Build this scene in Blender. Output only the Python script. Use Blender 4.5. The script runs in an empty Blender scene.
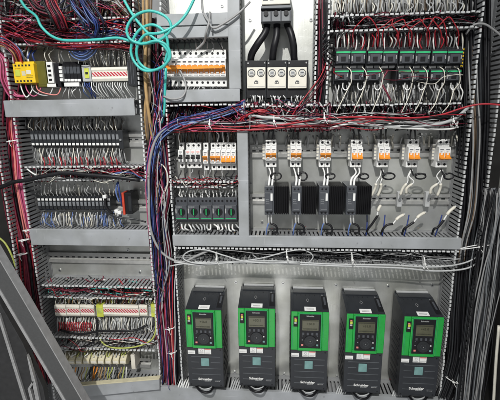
import bpy, bmesh, math, random
from mathutils import Vector, Matrix
random.seed(11)
S = 0.0034            # one layout unit (3.4 mm) in metres; x right, h = distance in front of the mounting panel, z up
sc = bpy.context.scene
col = sc.collection

# ------------------------------------------------------------------ camera and plane helper
F = 380.0
zc = Vector((-22, -1700, -F)).normalized()
hx = (-F*F + 20*1700)/22.0
xc = Vector((-hx, 20, -F)).normalized()
xc = (xc - zc*xc.dot(zc)).normalized()
yc = zc.cross(xc)
def to_world(d): return Vector((xc.dot(d), yc.dot(d), zc.dot(d)))
FW = to_world(Vector((0, 0, 1)))
CAM = -F/1.0*FW
def at(px, py, h=0.0):
    d = to_world(Vector((px-250.0, py-200.0, F)))
    t = (-h-CAM.y)/d.y
    p = CAM+d*t
    return p.x, p.z
def P3(px, py, h):
    x, z = at(px, py, h); return (x, h, z)
def rect(px0, py0, px1, py1, h):
    ax, az = at(px0, py0, h); bx, bz = at(px1, py0, h); cx, cz = at(px0, py1, h); dx, dz = at(px1, py1, h)
    return (ax+cx)/2, (bx+dx)/2, (cz+dz)/2, (az+bz)/2

# ------------------------------------------------------------------ materials
MATS = {}
def mat(name, c, rough=0.5, metal=0.0, var=0.12, scale=60.0, bump=0.0, spec=0.5, dirt=0.0):
    m = bpy.data.materials.new(name); m.use_nodes = True
    nt = m.node_tree; b = nt.nodes['Principled BSDF']
    b.inputs['Roughness'].default_value = rough; b.inputs['Metallic'].default_value = metal
    b.inputs['Specular IOR Level'].default_value = spec
    tc = nt.nodes.new('ShaderNodeTexCoord'); n = nt.nodes.new('ShaderNodeTexNoise')
    n.inputs['Scale'].default_value = scale; n.inputs['Detail'].default_value = 5
    nt.links.new(tc.outputs['Object'], n.inputs['Vector'])
    r = nt.nodes.new('ShaderNodeValToRGB')
    r.color_ramp.elements[0].position = 0.3; r.color_ramp.elements[1].position = 0.7
    r.color_ramp.elements[0].color = (*[v*(1-var) for v in c], 1)
    r.color_ramp.elements[1].color = (*[min(1, v*(1+var)) for v in c], 1)
    nt.links.new(n.outputs['Fac'], r.inputs['Fac'])
    out = r.outputs['Color']
    if dirt:
        n2 = nt.nodes.new('ShaderNodeTexNoise'); n2.inputs['Scale'].default_value = 9; n2.inputs['Detail'].default_value = 8
        nt.links.new(tc.outputs['Object'], n2.inputs['Vector'])
        r2 = nt.nodes.new('ShaderNodeValToRGB'); r2.color_ramp.elements[0].position = 0.35; r2.color_ramp.elements[1].position = 0.65
        r2.color_ramp.elements[0].color = (1-dirt, 1-dirt, 1-dirt*1.15, 1); r2.color_ramp.elements[1].color = (1, 1, 1, 1)
        nt.links.new(n2.outputs['Fac'], r2.inputs['Fac'])
        mx = nt.nodes.new('ShaderNodeMixRGB'); mx.blend_type = 'MULTIPLY'; mx.inputs[0].default_value = 1
        nt.links.new(out, mx.inputs[1]); nt.links.new(r2.outputs['Color'], mx.inputs[2]); out = mx.outputs[0]
    nt.links.new(out, b.inputs['Base Color'])
    mr = nt.nodes.new('ShaderNodeMapRange'); mr.inputs[3].default_value = max(0.05, rough-0.08); mr.inputs[4].default_value = min(1, rough+0.1)
    nt.links.new(n.outputs['Fac'], mr.inputs[0]); nt.links.new(mr.outputs[0], b.inputs['Roughness'])
    if bump:
        bp = nt.nodes.new('ShaderNodeBump'); bp.inputs['Strength'].default_value = bump; bp.inputs['Distance'].default_value = 0.0006
        nt.links.new(n.outputs['Fac'], bp.inputs['Height']); nt.links.new(bp.outputs[0], b.inputs['Normal'])
    MATS[name] = m
    return m
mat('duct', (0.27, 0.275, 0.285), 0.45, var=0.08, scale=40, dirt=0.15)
mat('duct_tip_lit', (0.60, 0.61, 0.61), 0.4, var=0.08)  # same plastic as the duct, colour lightened for the light the tips catch
mat('cover', (0.37, 0.385, 0.405), 0.40, var=0.07, scale=25, dirt=0.22, bump=0.1)
mat('sink', (0.005, 0.005, 0.006), 0.6, spec=0.15)
def scuff():
    nt = MATS['cover'].node_tree; b = nt.nodes['Principled BSDF']; src = b.inputs['Base Color'].links[0].from_socket
    tc = nt.nodes.new('ShaderNodeTexCoord'); out = src
    for sc3, rot, lo, hi, c in (((6, 6, 420), .15, .70, .74, (.62, .63, .64, 1)), ((300, 6, 10), -.3, .72, .76, (.55, .56, .57, 1)), ((40, 40, 30), 0, .70, .76, (.16, .16, .17, 1))):
        mp = nt.nodes.new('ShaderNodeMapping'); mp.inputs['Scale'].default_value = sc3; mp.inputs['Rotation'].default_value = (0, rot, 0)
        n = nt.nodes.new('ShaderNodeTexNoise'); n.inputs['Scale'].default_value = 1; n.inputs['Detail'].default_value = 3
        r = nt.nodes.new('ShaderNodeMapRange'); r.inputs[1].default_value = lo; r.inputs[2].default_value = hi; r.inputs[4].default_value = .7
        mx = nt.nodes.new('ShaderNodeMixRGB'); mx.inputs[2].default_value = c
        nt.links.new(tc.outputs['Object'], mp.inputs[0]); nt.links.new(mp.outputs[0], n.inputs['Vector']); nt.links.new(n.outputs['Fac'], r.inputs[0])
        nt.links.new(r.outputs[0], mx.inputs[0]); nt.links.new(out, mx.inputs[1]); out = mx.outputs[0]
    nt.links.new(out, b.inputs['Base Color'])
scuff()
mat('black', (0.010, 0.010, 0.012), 0.42, var=0.2, spec=0.35)
mat('dark', (0.022, 0.024, 0.027), 0.4, var=0.15, spec=0.4)
mat('charcoal', (0.065, 0.07, 0.08), 0.42, var=0.12)
mat('drive_grey', (0.026, 0.029, 0.035), 0.40, var=0.10, dirt=0.15)
mat('groove', (0.11, 0.12, 0.13), 0.45)
mat('midgrey', (0.17, 0.18, 0.19), 0.5)
mat('grey', (0.38, 0.38, 0.38), 0.5)
mat('white', (0.80, 0.80, 0.78), 0.45, var=0.05)
mat('cream', (0.72, 0.69, 0.60), 0.45, var=0.06)
mat('beige', (0.62, 0.57, 0.40), 0.5, var=0.1)
mat('orange', (0.85, 0.30, 0.03), 0.4, var=0.08)
mat('redor', (0.55, 0.06, 0.03), 0.4)
mat('green', (0.016, 0.36, 0.055), 0.28, var=0.06, dirt=0.12)
mat('bgreen', (0.04, 0.52, 0.20), 0.35)
mat('dgreen', (0.02, 0.32, 0.10), 0.42)
mat('yellow', (0.85, 0.56, 0.02), 0.42, var=0.08)
mat('limey', (0.55, 0.60, 0.08), 0.5)
mat('olive', (0.13, 0.12, 0.02), 0.35)
mat('teal_badge', (0.17, 0.32, 0.31), 0.35)
mat('lcd', (0.09, 0.09, 0.055), 0.25)
mat('lcd_ink', (0.035, 0.036, 0.022), 0.5)
mat('red', (0.38, 0.018, 0.03), 0.42, var=0.2)
mat('darkred', (0.15, 0.012, 0.03), 0.45, var=0.25)
mat('pink', (0.52, 0.10, 0.21), 0.45, var=0.2)
mat('salmon', (0.75, 0.25, 0.22), 0.5)
mat('blue', (0.03, 0.055, 0.22), 0.42, var=0.2)
mat('lblue', (0.12, 0.19, 0.42), 0.45, var=0.2)
mat('navy', (0.014, 0.018, 0.07), 0.42, var=0.2)
mat('aqua', (0.06, 0.48, 0.43), 0.42, var=0.1)
mat('tan', (0.42, 0.27, 0.12), 0.5, var=0.2)
mat('brown', (0.16, 0.11, 0.07), 0.5, var=0.2)
mat('cable_grey', (0.30, 0.30, 0.30), 0.45, var=0.12)
mat('lgrey', (0.46, 0.47, 0.47), 0.45, var=0.1)
mat('gy', (0.45, 0.50, 0.12), 0.45, var=0.3)
mat('steel', (0.62, 0.63, 0.63), 0.28, metal=0.9, var=0.08)
mat('rail', (0.60, 0.60, 0.58), 0.33, metal=0.7, var=0.08)
mat('door_paint', (0.075, 0.076, 0.077), 0.5, var=0.08, scale=200, bump=0.15)
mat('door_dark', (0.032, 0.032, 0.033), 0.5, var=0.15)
mat('door_edge', (0.42, 0.42, 0.42), 0.35, metal=0.3)
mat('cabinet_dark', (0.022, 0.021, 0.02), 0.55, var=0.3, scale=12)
def panel_mat():
    m = mat('panel', (0.68, 0.69, 0.67), 0.30, metal=0.72, var=0.10, scale=22, bump=0.05, dirt=0.25)
    nt = m.node_tree; b = nt.nodes['Principled BSDF']
    tc = nt.nodes.new('ShaderNodeTexCoord'); mp = nt.nodes.new('ShaderNodeMapping'); mp.inputs['Scale'].default_value = (140, 1, 9)
    mp.inputs['Rotation'].default_value = (0, 0.5, 0)
    n = nt.nodes.new('ShaderNodeTexNoise'); n.inputs['Scale'].default_value = 2; n.inputs['Detail'].default_value = 6
    nt.links.new(tc.outputs['Object'], mp.inputs[0]); nt.links.new(mp.outputs[0], n.inputs['Vector'])
    bp = nt.nodes.new('ShaderNodeBump'); bp.inputs['Strength'].default_value = 0.22; bp.inputs['Distance'].default_value = 0.0006
    v = nt.nodes.new('ShaderNodeTexVoronoi'); v.inputs['Scale'].default_value = 70; nt.links.new(tc.outputs['Object'], v.inputs['Vector'])
    ad = nt.nodes.new('ShaderNodeMath'); ad.operation = 'MULTIPLY_ADD'; ad.inputs[1].default_value = 0.5
    nt.links.new(v.outputs['Color'], ad.inputs[0]); nt.links.new(n.outputs['Fac'], ad.inputs[2])
    n3 = nt.nodes.new('ShaderNodeTexNoise'); n3.inputs['Scale'].default_value = 3.5; n3.inputs['Detail'].default_value = 3; nt.links.new(tc.outputs['Object'], n3.inputs['Vector'])
    mr = nt.nodes.new('ShaderNodeMapRange'); mr.inputs[1].default_value = .3; mr.inputs[2].default_value = .7; mr.inputs[3].default_value = .24; mr.inputs[4].default_value = .5
    nt.links.new(n3.outputs['Fac'], mr.inputs[0]); nt.links.new(mr.outputs[0], b.inputs['Roughness'])
    n4 = nt.nodes.new('ShaderNodeTexNoise'); n4.inputs['Scale'].default_value = 6; n4.inputs['Detail'].default_value = 2; nt.links.new(tc.outputs['Object'], n4.inputs['Vector'])
    ad2 = nt.nodes.new('ShaderNodeMath'); ad2.operation = 'MULTIPLY_ADD'; ad2.inputs[1].default_value = 3.5; nt.links.new(n4.outputs['Fac'], ad2.inputs[0]); nt.links.new(ad.outputs[0], ad2.inputs[2])
    nt.links.new(ad2.outputs[0], bp.inputs['Height']); nt.links.new(bp.outputs[0], b.inputs['Normal'])
panel_mat()
def stripe_mat():                      # white carrier printed with a row of slanted red marks
    m = mat('red_marks', (0.55, 0.04, 0.05), 0.4, var=0.1)
    nt = m.node_tree; b = nt.nodes['Principled BSDF']
    tc = nt.nodes.new('ShaderNodeTexCoord'); w = nt.nodes.new('ShaderNodeTexWave'); w.wave_type = 'BANDS'; w.bands_direction = 'DIAGONAL'
    w.inputs['Scale'].default_value = 62
    r = nt.nodes.new('ShaderNodeValToRGB'); r.color_ramp.interpolation = 'CONSTANT'
    r.color_ramp.elements[0].color = (0.5, 0.03, 0.05, 1); r.color_ramp.elements[1].position = 0.62; r.color_ramp.elements[1].color = (0.7, 0.66, 0.62, 1)
    nt.links.new(tc.outputs['Object'], w.inputs['Vector']); nt.links.new(w.outputs['Fac'], r.inputs['Fac']); nt.links.new(r.outputs[0], b.inputs['Base Color'])
stripe_mat()

# ------------------------------------------------------------------ mesh builder
class MB:
    def __init__(s): s.v = []; s.f = []; s.fm = []; s.sm = []; s.mats = []
    def mi(s, m):
        if m not in s.mats: s.mats.append(m)
        return s.mats.index(m)
    def face(s, idx, m, smooth=False): s.f.append(idx); s.fm.append(s.mi(m)); s.sm.append(smooth)
    def box(s, x0, x1, h0, h1, z0, z1, m):
        b = len(s.v)
        s.v += [(x, h, z) for z in (z0, z1) for h in (h0, h1) for x in (x0, x1)]
        for q in ((0, 1, 3, 2), (4, 6, 7, 5), (0, 4, 5, 1), (2, 3, 7, 6), (0, 2, 6, 4), (1, 5, 7, 3)): s.face([b+i for i in q], m)
        return s
    def hexa(s, p8, m):                # eight points: four of one end, four of the other, same winding
        b = len(s.v); s.v += list(p8)
        for q in ((3, 2, 1, 0), (4, 5, 6, 7), (0, 1, 5, 4), (1, 2, 6, 5), (2, 3, 7, 6), (3, 0, 4, 7)): s.face([b+i for i in q], m)
        return s
    def prism_x(s, prof, x0, x1, m):   # prof [(h,z)] extruded along x
        b = len(s.v); n = len(prof)
        s.v += [(x0, h, z) for h, z in prof]+[(x1, h, z) for h, z in prof]
        s.face([b+i for i in range(n)], m); s.face([b+n+i for i in reversed(range(n))], m)
        for i in range(n):
            j = (i+1) % n; s.face([b+i, b+n+i, b+n+j, b+j], m)
        return s
    def prism_h(s, poly, h0, h1, m):   # poly [(x,z)] extruded along h
        b = len(s.v); n = len(poly)
        s.v += [(x, h0, z) for x, z in poly]+[(x, h1, z) for x, z in poly]
        s.face([b+i for i in range(n)], m); s.face([b+n+i for i in reversed(range(n))], m)
        for i in range(n):
            j = (i+1) % n; s.face([b+i, b+n+i, b+n+j, b+j], m)
        return s
    def cyl(s, x, z, r, h0, h1, m, n=14):
        return s.prism_h([(x+r*math.cos(2*math.pi*i/n), z+r*math.sin(2*math.pi*i/n)) for i in range(n)], h0, h1, m)
    def ring(s, x, z, r, w, h0, h1, m, n=18):
        for i in range(n):
            a, c = 2*math.pi*i/n, 2*math.pi*(i+1)/n
            q = [(x+k*math.cos(t), z+k*math.sin(t)) for k, t in ((r-w, a), (r, a), (r, c), (r-w, c))]
            s.prism_h(q, h0, h1, m)
        return s
    def tube(s, pts, r, m, n=6):
        pts = [Vector(p) for p in pts]; b = len(s.v); N = len(pts); up = None
        for i, p in enumerate(pts):
            t = (pts[min(i+1, N-1)]-pts[max(i-1, 0)])
            if t.length < 1e-6: t = Vector((0, 0, 1))
            t.normalize()
            if up is None: up = t.orthogonal()
            up = up-t*up.dot(t)
            if up.length < 1e-4: up = t.orthogonal()
            up.normalize(); w = t.cross(up)
            for k in range(n):
                a = 2*math.pi*k/n; s.v.append(tuple(p+(up*math.cos(a)+w*math.sin(a))*r))
        for i in range(N-1):
            for k in range(n):
                l = (k+1) % n; s.face([b+i*n+k, b+i*n+l, b+(i+1)*n+l, b+(i+1)*n+k], m, True)
        s.face([b+k for k in reversed(range(n))], m); s.face([b+(N-1)*n+k for k in range(n)], m)
        return s
    def build(s, name, parent=None, loc=(0, 0, 0), rel=False, bev=0.0, fix=True, rot=None):
        """rel: vertices were given in panel coordinates, subtract loc"""
        o0 = loc if rel else (0, 0, 0)
        me = bpy.data.meshes.new(name)
        me.from_pydata([((x-o0[0])*S, -(h-o0[1])*S, (z-o0[2])*S) for x, h, z in s.v], [], s.f)
        for m in s.mats: me.materials.append(MATS[m])
        me.polygons.foreach_set('material_index', s.fm); me.polygons.foreach_set('use_smooth', s.sm)
        if fix:
            bm = bmesh.new(); bm.from_mesh(me); bmesh.ops.recalc_face_normals(bm, faces=bm.faces); bm.to_mesh(me); bm.free()
        me.update()
        o = bpy.data.objects.new(name, me); col.objects.link(o)
        if parent is not None: o.parent = parent
        else: o.location = (loc[0]*S, -loc[1]*S, loc[2]*S)
        if bev:
            md = o.modifiers.new('edge', 'BEVEL'); md.width = bev*S; md.segments = 2; md.limit_method = 'ANGLE'; md.angle_limit = math.radians(50)
        return o
def tag(o, label, cat, group=None, kind=None):
    if label: o['label'] = label
    if cat: o['category'] = cat
    if group: o['group'] = group
    if kind: o['kind'] = kind
    return o
def thing(name, label, cat, loc=(0, 0, 0), group=None):
    o = bpy.data.objects.new(name, None); o.empty_display_size = 0.01; col.objects.link(o)
    o.location = (loc[0]*S, -loc[1]*S, loc[2]*S)
    return tag(o, label, cat, group)
def copy_tree(o, loc=None, label=None, parent=None):
    c = o.copy(); col.objects.link(c)
    if parent is not None: c.parent = parent
    if loc is not None: c.location = (loc[0]*S, -loc[1]*S, loc[2]*S)
    if label: c['label'] = label
    for ch in KIDS.get(o.name, []) or [x for x in o.children]: copy_tree(ch, parent=c)
    return c
KIDS = {}
ORD = ['first', 'second', 'third', 'fourth', 'fifth', 'sixth', 'seventh', 'eighth', 'ninth', 'tenth', 'eleventh', 'twelfth', 'thirteenth',
       'fourteenth', 'fifteenth', 'sixteenth', 'seventeenth', 'eighteenth', 'nineteenth', 'twentieth', 'twenty-first', 'twenty-second',
       'twenty-third', 'twenty-fourth', 'twenty-fifth', 'twenty-sixth', 'twenty-seventh', 'twenty-eighth', 'twenty-ninth', 'thirtieth',
       'thirty-first', 'thirty-second', 'thirty-third', 'thirty-fourth']
def nth(i, n, tail='from the left'):
    if i == 0: return 'leftmost'
    if i == n-1: return 'rightmost'
    return ORD[i]+' '+tail
def smooth(pts, k=6):
    P = [Vector(p) for p in pts]; P = [P[0]*2-P[1]]+P+[P[-1]*2-P[-2]]; out = []
    for i in range(1, len(P)-2):
        a, b, c, d = P[i-1:i+3]
        for j in range(k):
            t = j/k
            out.append(0.5*((2*b)+(c-a)*t+(2*a-5*b+4*c-d)*t*t+(3*b-a-3*c+d)*t**3))
    out.append(P[-2]); return out
_fonts = {}
def text_mesh(name, body, width, cx, cz, h, m, parent, bold=0.0):
    cu = bpy.data.curves.new(name, 'FONT'); cu.body = body; cu.size = 1; cu.extrude = 0.01; cu.offset = bold; cu.resolution_u = 3
    cu.align_x = 'CENTER'; cu.align_y = 'CENTER'
    t = bpy.data.objects.new('tmp', cu); col.objects.link(t)
    dg = bpy.context.evaluated_depsgraph_get(); dg.update()
    me = bpy.data.meshes.new_from_object(t.evaluated_get(dg)); bpy.data.objects.remove(t)
    xs = [v.co.x for v in me.vertices]; w = max(xs)-min(xs); k = width/w; mid = (max(xs)+min(xs))/2
    for v in me.vertices:
        x, y, z = v.co; v.co = ((cx+(x-mid)*k)*S, -(h+z*2)*S, (cz+y*k)*S)
    me.name = name; me.materials.clear(); me.materials.append(MATS[m])
    o = bpy.data.objects.new(name, me); col.objects.link(o); o.parent = parent
    return o
def scribble(mb, x0, x1, z0, z1, h, m, rows=2, rng=random):     # illegible small print
    rh = (z1-z0)/rows
    for r in range(rows):
        x = x0
        while x < x1-0.3:
            w = rng.uniform(0.25, 0.8)
            if x+w > x1: break
            mb.box(x, x+w, h, h+0.04, z0+r*rh+rh*0.25, z0+r*rh+rh*0.7, m); x += w+0.25

# ------------------------------------------------------------------ the setting
xl, zl = at(250, 200, 0)
mb = MB(); mb.box(-420, 420, -3, 0, -330, 380, 'panel')
o = mb.build('back_panel'); tag(o, None, None, kind='structure')
xr = at(494, 230, 0)[0]
mb = MB(); mb.box(xr, xr+3, 0, 150, -330, 380, 'cabinet_dark')
o = mb.build('cabinet_side_wall'); tag(o, None, None, kind='structure')
xw = at(-26, 200, 0)[0]
mb = MB(); mb.box(xw-3, xw, 0, 60, -330, 380, 'cabinet_dark')
o = mb.build('cabinet_side_wall'); tag(o, None, None, kind='structure')
# dark sheets standing in for shade, left of the left duct and behind the right trunking
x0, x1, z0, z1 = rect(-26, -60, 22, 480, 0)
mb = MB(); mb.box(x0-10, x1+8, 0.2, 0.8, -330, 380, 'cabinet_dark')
o = mb.build('shade_sheet'); tag(o, None, None, kind='structure')
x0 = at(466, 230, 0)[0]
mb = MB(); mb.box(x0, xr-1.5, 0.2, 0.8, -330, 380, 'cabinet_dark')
o = mb.build('shade_sheet'); tag(o, None, None, kind='structure')

# ------------------------------------------------------------------ slotted ducts
DH = 26.0
def wall_h(x0, x1, z, pitch=4.0, rng=random, out=1):
    mb = MB(); mb.box(x0, x1, 0.3, 5.5, z-0.4, z+0.4, 'duct')
    x = x0+0.6
    while x < x1-2.6:
        j = rng.uniform(-0.28, 0.28)+ (rng.uniform(-0.9, 0.9) if rng.random() < 0.06 else 0); jx = rng.uniform(-0.15, 0.15); w = pitch*0.60
        mb.hexa([(x, 5.3, z-0.36), (x+w, 5.3, z-0.36), (x+w, 5.3, z+0.36), (x, 5.3, z+0.36),
                 (x+jx, DH-1.4, z-0.36+j), (x+w+jx, DH-1.4, z-0.36+j), (x+w+jx, DH-1.4, z+0.36+j), (x+jx, DH-1.4, z+0.36+j)], 'duct')
        mb.box(x+jx-0.15, x+w+jx+0.15, DH-1.4, DH, z-0.7+j, z+0.7+j, 'duct_tip_lit')
        x += pitch
    return mb
def wall_v(z0, z1, x, pitch=4.0, rng=random):
    mb = MB(); mb.box(x-0.4, x+0.4, 0.3, 5.5, z0, z1, 'duct')
    z = z0+0.6
    while z < z1-2.6:
        j = rng.uniform(-0.28, 0.28)+ (rng.uniform(-0.9, 0.9) if rng.random() < 0.06 else 0); w = pitch*0.60
        mb.hexa([(x-0.36, 5.3, z), (x+0.36, 5.3, z), (x+0.36, 5.3, z+w), (x-0.36, 5.3, z+w),
                 (x-0.36+j, DH-1.4, z), (x+0.36+j, DH-1.4, z), (x+0.36+j, DH-1.4, z+w), (x-0.36+j, DH-1.4, z+w)], 'duct')
        mb.box(x-0.7+j, x+0.7+j, DH-1.4, DH, z-0.15, z+w+0.15, 'duct_tip_lit')
        z += pitch
    return mb
DUCT = {}
def hduct(key, pxa, pxb, pyt, pyb, label, covered=False, pitch=4.0, group='slotted wiring ducts', upper=True, lower=True, wa=None):
    pm = (pxa+pxb)/2
    x0, x1 = at(pxa, (pyt+pyb)/2, DH)[0], at(pxb, (pyt+pyb)/2, DH)[0]
    zt, zb = at(pm, pyt, DH)[1], at(pm, pyb, DH)[1]
    loc = ((x0+x1)/2, 0, (zt+zb)/2)
    t = thing('cable_duct', label, 'wiring duct', loc, group)
    MB().box(x0, x1, 0.15, 1.0, zb, zt, 'duct').build('duct_base', t, loc, rel=True)
    if upper: wall_h(x0, x1, zt-0.8, pitch).build('slotted_wall', t, loc, rel=True)
    if lower: wall_h(x0, x1, zb+0.8, pitch).build('slotted_wall', t, loc, rel=True)
    if covered:
        m = MB(); m.box(x0, x1, DH+0.1, DH+1.1, zb-0.3, zt+0.3, 'cover'); m.box(x0, x1, DH-2.5, DH+0.1, zt-0.1, zt+0.5, 'cover'); m.box(x0, x1, DH-2.5, DH+0.1, zb-0.5, zb+0.1, 'cover')
        m.build('duct_cover', t, loc, rel=True, bev=0.3)
    DUCT[key] = (x0, x1, zb, zt); return DUCT[key]
def vduct(key, pxa, pxb, pyt, pyb, label, covered=False, pitch=4.0, group='slotted wiring ducts', left=True, right=True, pya=None):
    pm = (pyt+pyb)/2 if pya is None else pya
    x0, x1 = at(pxa, pm, DH)[0], at(pxb, pm, DH)[0]
    zt, zb = at((pxa+pxb)/2, pyt, DH)[1], at((pxa+pxb)/2, pyb, DH)[1]
    loc = ((x0+x1)/2, 0, (zt+zb)/2)
    t = thing('cable_duct', label, 'wiring duct', loc, group)
    MB().box(x0, x1, 0.2, 1.1, zb, zt, 'duct').build('duct_base', t, loc, rel=True)
    if left: wall_v(zb, zt, x0+0.8, pitch).build('slotted_wall', t, loc, rel=True)
    if right: wall_v(zb, zt, x1-0.8, pitch).build('slotted_wall', t, loc, rel=True)
    if covered:
        m = MB(); m.box(x0-0.3, x1+0.3, DH+0.15, DH+1.25, zb, zt, 'cover'); m.box(x0-0.5, x0+0.1, DH-2.5, DH+0.15, zb, zt, 'cover'); m.box(x1-0.1, x1+0.5, DH-2.5, DH+0.15, zb, zt, 'cover')
        m.build('duct_cover', t, loc, rel=True, bev=0.3)
    DUCT[key] = (x0, x1, zb, zt); return DUCT[key]
# vertical ducts
vduct('VL', 0, 22, -30, 430, 'open vertical wiring duct at the far left stuffed with pink and red wires', pya=170)
vduct('VM', 142, 169, -30, 430, 'open vertical wiring duct between the left and middle panels full of blue and pink wires', pya=140)
vduct('VC', 229, 240, -30, 89, 'tall grey covered duct standing left of the three white overload relays', covered=True, pya=50)
vduct('VD', 238.5, 248, 130, 236, 'short upright covered duct between breakers with black toggles and the dual breakers', covered=True, pya=180)
vduct('VN', 315, 329, -30, 104, 'narrow open vertical duct right of the three white overload relays', pya=50)
vduct('VR', 461, 487, -30, 430, 'open vertical wiring duct at the right edge holding brown and black cables', pya=200)
# horizontal ducts
hduct('A0', 3, 131, 18, 44, 'open top left duct crowded with red and blue wires above the yellow relay')
hduct('A1', 5, 135, 100, 116, 'light grey covered duct directly below the yellow relay', covered=True)
hduct('A2', 25, 146, 166, 181, 'open duct with a thick black cable, between the two black terminal strips')
hduct('A3', 31, 149, 230, 245, 'grey covered duct under the lower black terminal strip', covered=True)
hduct('A4', 42, 155, 286, 299, 'open duct with red wires just above the red striped marker strip')
hduct('A5', 52, 157, 338, 350, 'open duct below the red striped marker strip')
hduct('B0', 157, 228.5, 14, 25, 'upper of two stacked grey duct covers left of the tall covered duct', covered=True)
hduct('B1', 157, 228.5, 27, 37.5, 'lower of two stacked grey duct covers above the eleven breakers', covered=True, upper=False)
hduct('B2', 163, 240, 90, 101.5, 'grey covered duct under the row of eleven orange banded breakers', covered=True)
hduct('C0', 330, 484, 12.5, 30, 'open duct with looping red wires above the double row of contactors')
hduct('D0', 166, 236, 104, 129, 'open duct with blue and pink wires above the black toggle breakers', upper=True)
hduct('D1', 241, 462, 104, 129, 'long open duct with thick grey and red cables above the seven dual breakers')
hduct('E0', 169, 237, 181, 188, 'narrow open duct above the five green striped motor starters', pitch=3.6)
hduct('F0', 173, 461, 237, 247, 'long grey covered duct running above the row of drives', covered=True)
hduct('F1', 174, 459, 249, 265, 'open duct with loose grey cables just above the row of drives')
hduct('G0', 82, 447, 391, 424, 'wide covered duct along the bottom below the drives', covered=True)

# ------------------------------------------------------------------ DIN rails
def rail(pxa, pxb, pyt, pyb, label):
    x0, x1, z0, z1 = rect(pxa, pyt, pxb, pyb, 3)
    m = MB(); H = z1-z0
    m.prism_x([(0.3, z0+H*.22), (0.3, z1-H*.22), (2.6, z1-H*.22), (2.6, z1), (3.1, z1), (3.1, z1-H*.3), (0.8, z1-H*.3), (0.8, z0+H*.3), (3.1, z0+H*.3), (3.1, z0), (2.6, z0), (2.6, z0+H*.22)], x0, x1, 'rail')
    x = x0+2
    while x < x1-4:
        m.box(x, x+3.4, 0.8, 0.86, (z0+z1)/2-0.7, (z0+z1)/2+0.7, 'dark'); x += 6.5
    loc = ((x0+x1)/2, 0, (z0+z1)/2)
    o = m.build('din_rail', None, loc, rel=True, fix=True)
    tag(o, label, 'mounting rail', 'steel mounting rails')
rail(31, 146, 133, 147, 'steel rail carrying the upper black terminal strip')
rail(36, 150, 200, 211, 'steel rail carrying the lower black terminal strip')
rail(40, 153, 253, 263, 'empty slotted steel rail under the left covered duct')
rail(250, 460, 144, 157, 'steel rail behind the seven dual breakers')
rail(250, 459, 194, 204, 'steel rail behind the black heatsink relays')
rail(20, 140, 66, 82, 'steel rail behind the yellow relay')
rail(166, 228, 62, 76, 'steel rail behind the eleven breakers')
rail(176, 238, 149, 160, 'steel rail behind the black toggle breakers')
rail(58, 158, 307, 317, 'steel rail behind the red striped marker strip')
rail(60, 150, 357, 366, 'steel rail under the row of large beige terminals')
rail(333, 468, 52, 64, 'steel rail behind the upper row of contactors')

# ------------------------------------------------------------------ generic wires
def wire(pts, r, m, label, group=None, name='wire', cat='wire', sleeve=None, n=6, k=6):
    sp = smooth(pts, k); loc = pts[0]
    o = MB().tube(sp, r, m, n).build(name, None, loc, rel=True, fix=False)
    tag(o, label, cat, group)
    if sleeve:
        a, b, rs, ms = sleeve
        i0, i1 = int(a*(len(sp)-1)), max(int(a*(len(sp)-1))+1, int(b*(len(sp)-1)))
        MB().tube(sp[i0:i1+1], rs, ms, 7).build('marker_sleeve', o, loc, rel=True, fix=False)
    return o
def pwire(pp, r, m, label, **k): return wire([P3(*p) for p in pp], r, m, label, **k)
FILL = MB()
def row_wires(n, pxa, pxb, py0, py1, h0, h1, cols, label, group, r=0.42, sleeve=None, bulge=3, lean=0, fill=False):
    for i in range(n):
        px = pxa+(pxb-pxa)*(i/(n-1) if n > 1 else 0)+random.uniform(-.4, .4)
        a = P3(px, py0+random.uniform(-.6, .6), h0)
        b = P3(px+lean+random.uniform(-1.4, 1.4), py1+random.uniform(-1.5, 1), h1+random.uniform(-2, 2))
        mid = ((a[0]+b[0])/2+random.uniform(-1.7, 1.7), max(h0, h1)+random.uniform(-.3, 1.3)*bulge, (a[2]+b[2])/2+random.uniform(-1.5, 1.5))
        if random.random() < .12: b = (b[0]+random.uniform(-5, 5), b[1], b[2])
        if fill:
            FILL.tube(smooth([a, (a[0], h0+bulge*.5, a[2]+(b[2]-a[2])*.2), mid, b], 4), r, random.choice(cols), 5); continue
        wire([a, (a[0], h0+bulge*.5, a[2]+(b[2]-a[2])*.2), mid, b], r, random.choice(cols), label, group=group, sleeve=sleeve, n=5, k=4)

# hanging wire fuzz along the finger rows
def fuzz(pxa, pxb, py0, py1, n, cols, h, label, seed, r=(.3, .5), lean=2):
    rng = random.Random(seed); m = MB()
    for i in range(n):
        px = rng.uniform(pxa, pxb); q = rng.uniform(-lean, lean)
        pts = [P3(px, py0+rng.uniform(-2, 2), h+rng.uniform(-4, 4)), P3(px+q, (py0+py1)/2+rng.uniform(-2, 2), h+rng.uniform(-2, 6)), P3(px+q*1.5, py1+rng.uniform(-2, 2), h+rng.uniform(-5, 2))]
        m.tube(smooth(pts, 3), rng.uniform(*r), rng.choice(cols), 5)
    tag(m.build('wire_fuzz', fix=False), label, 'wires', kind='stuff')
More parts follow.
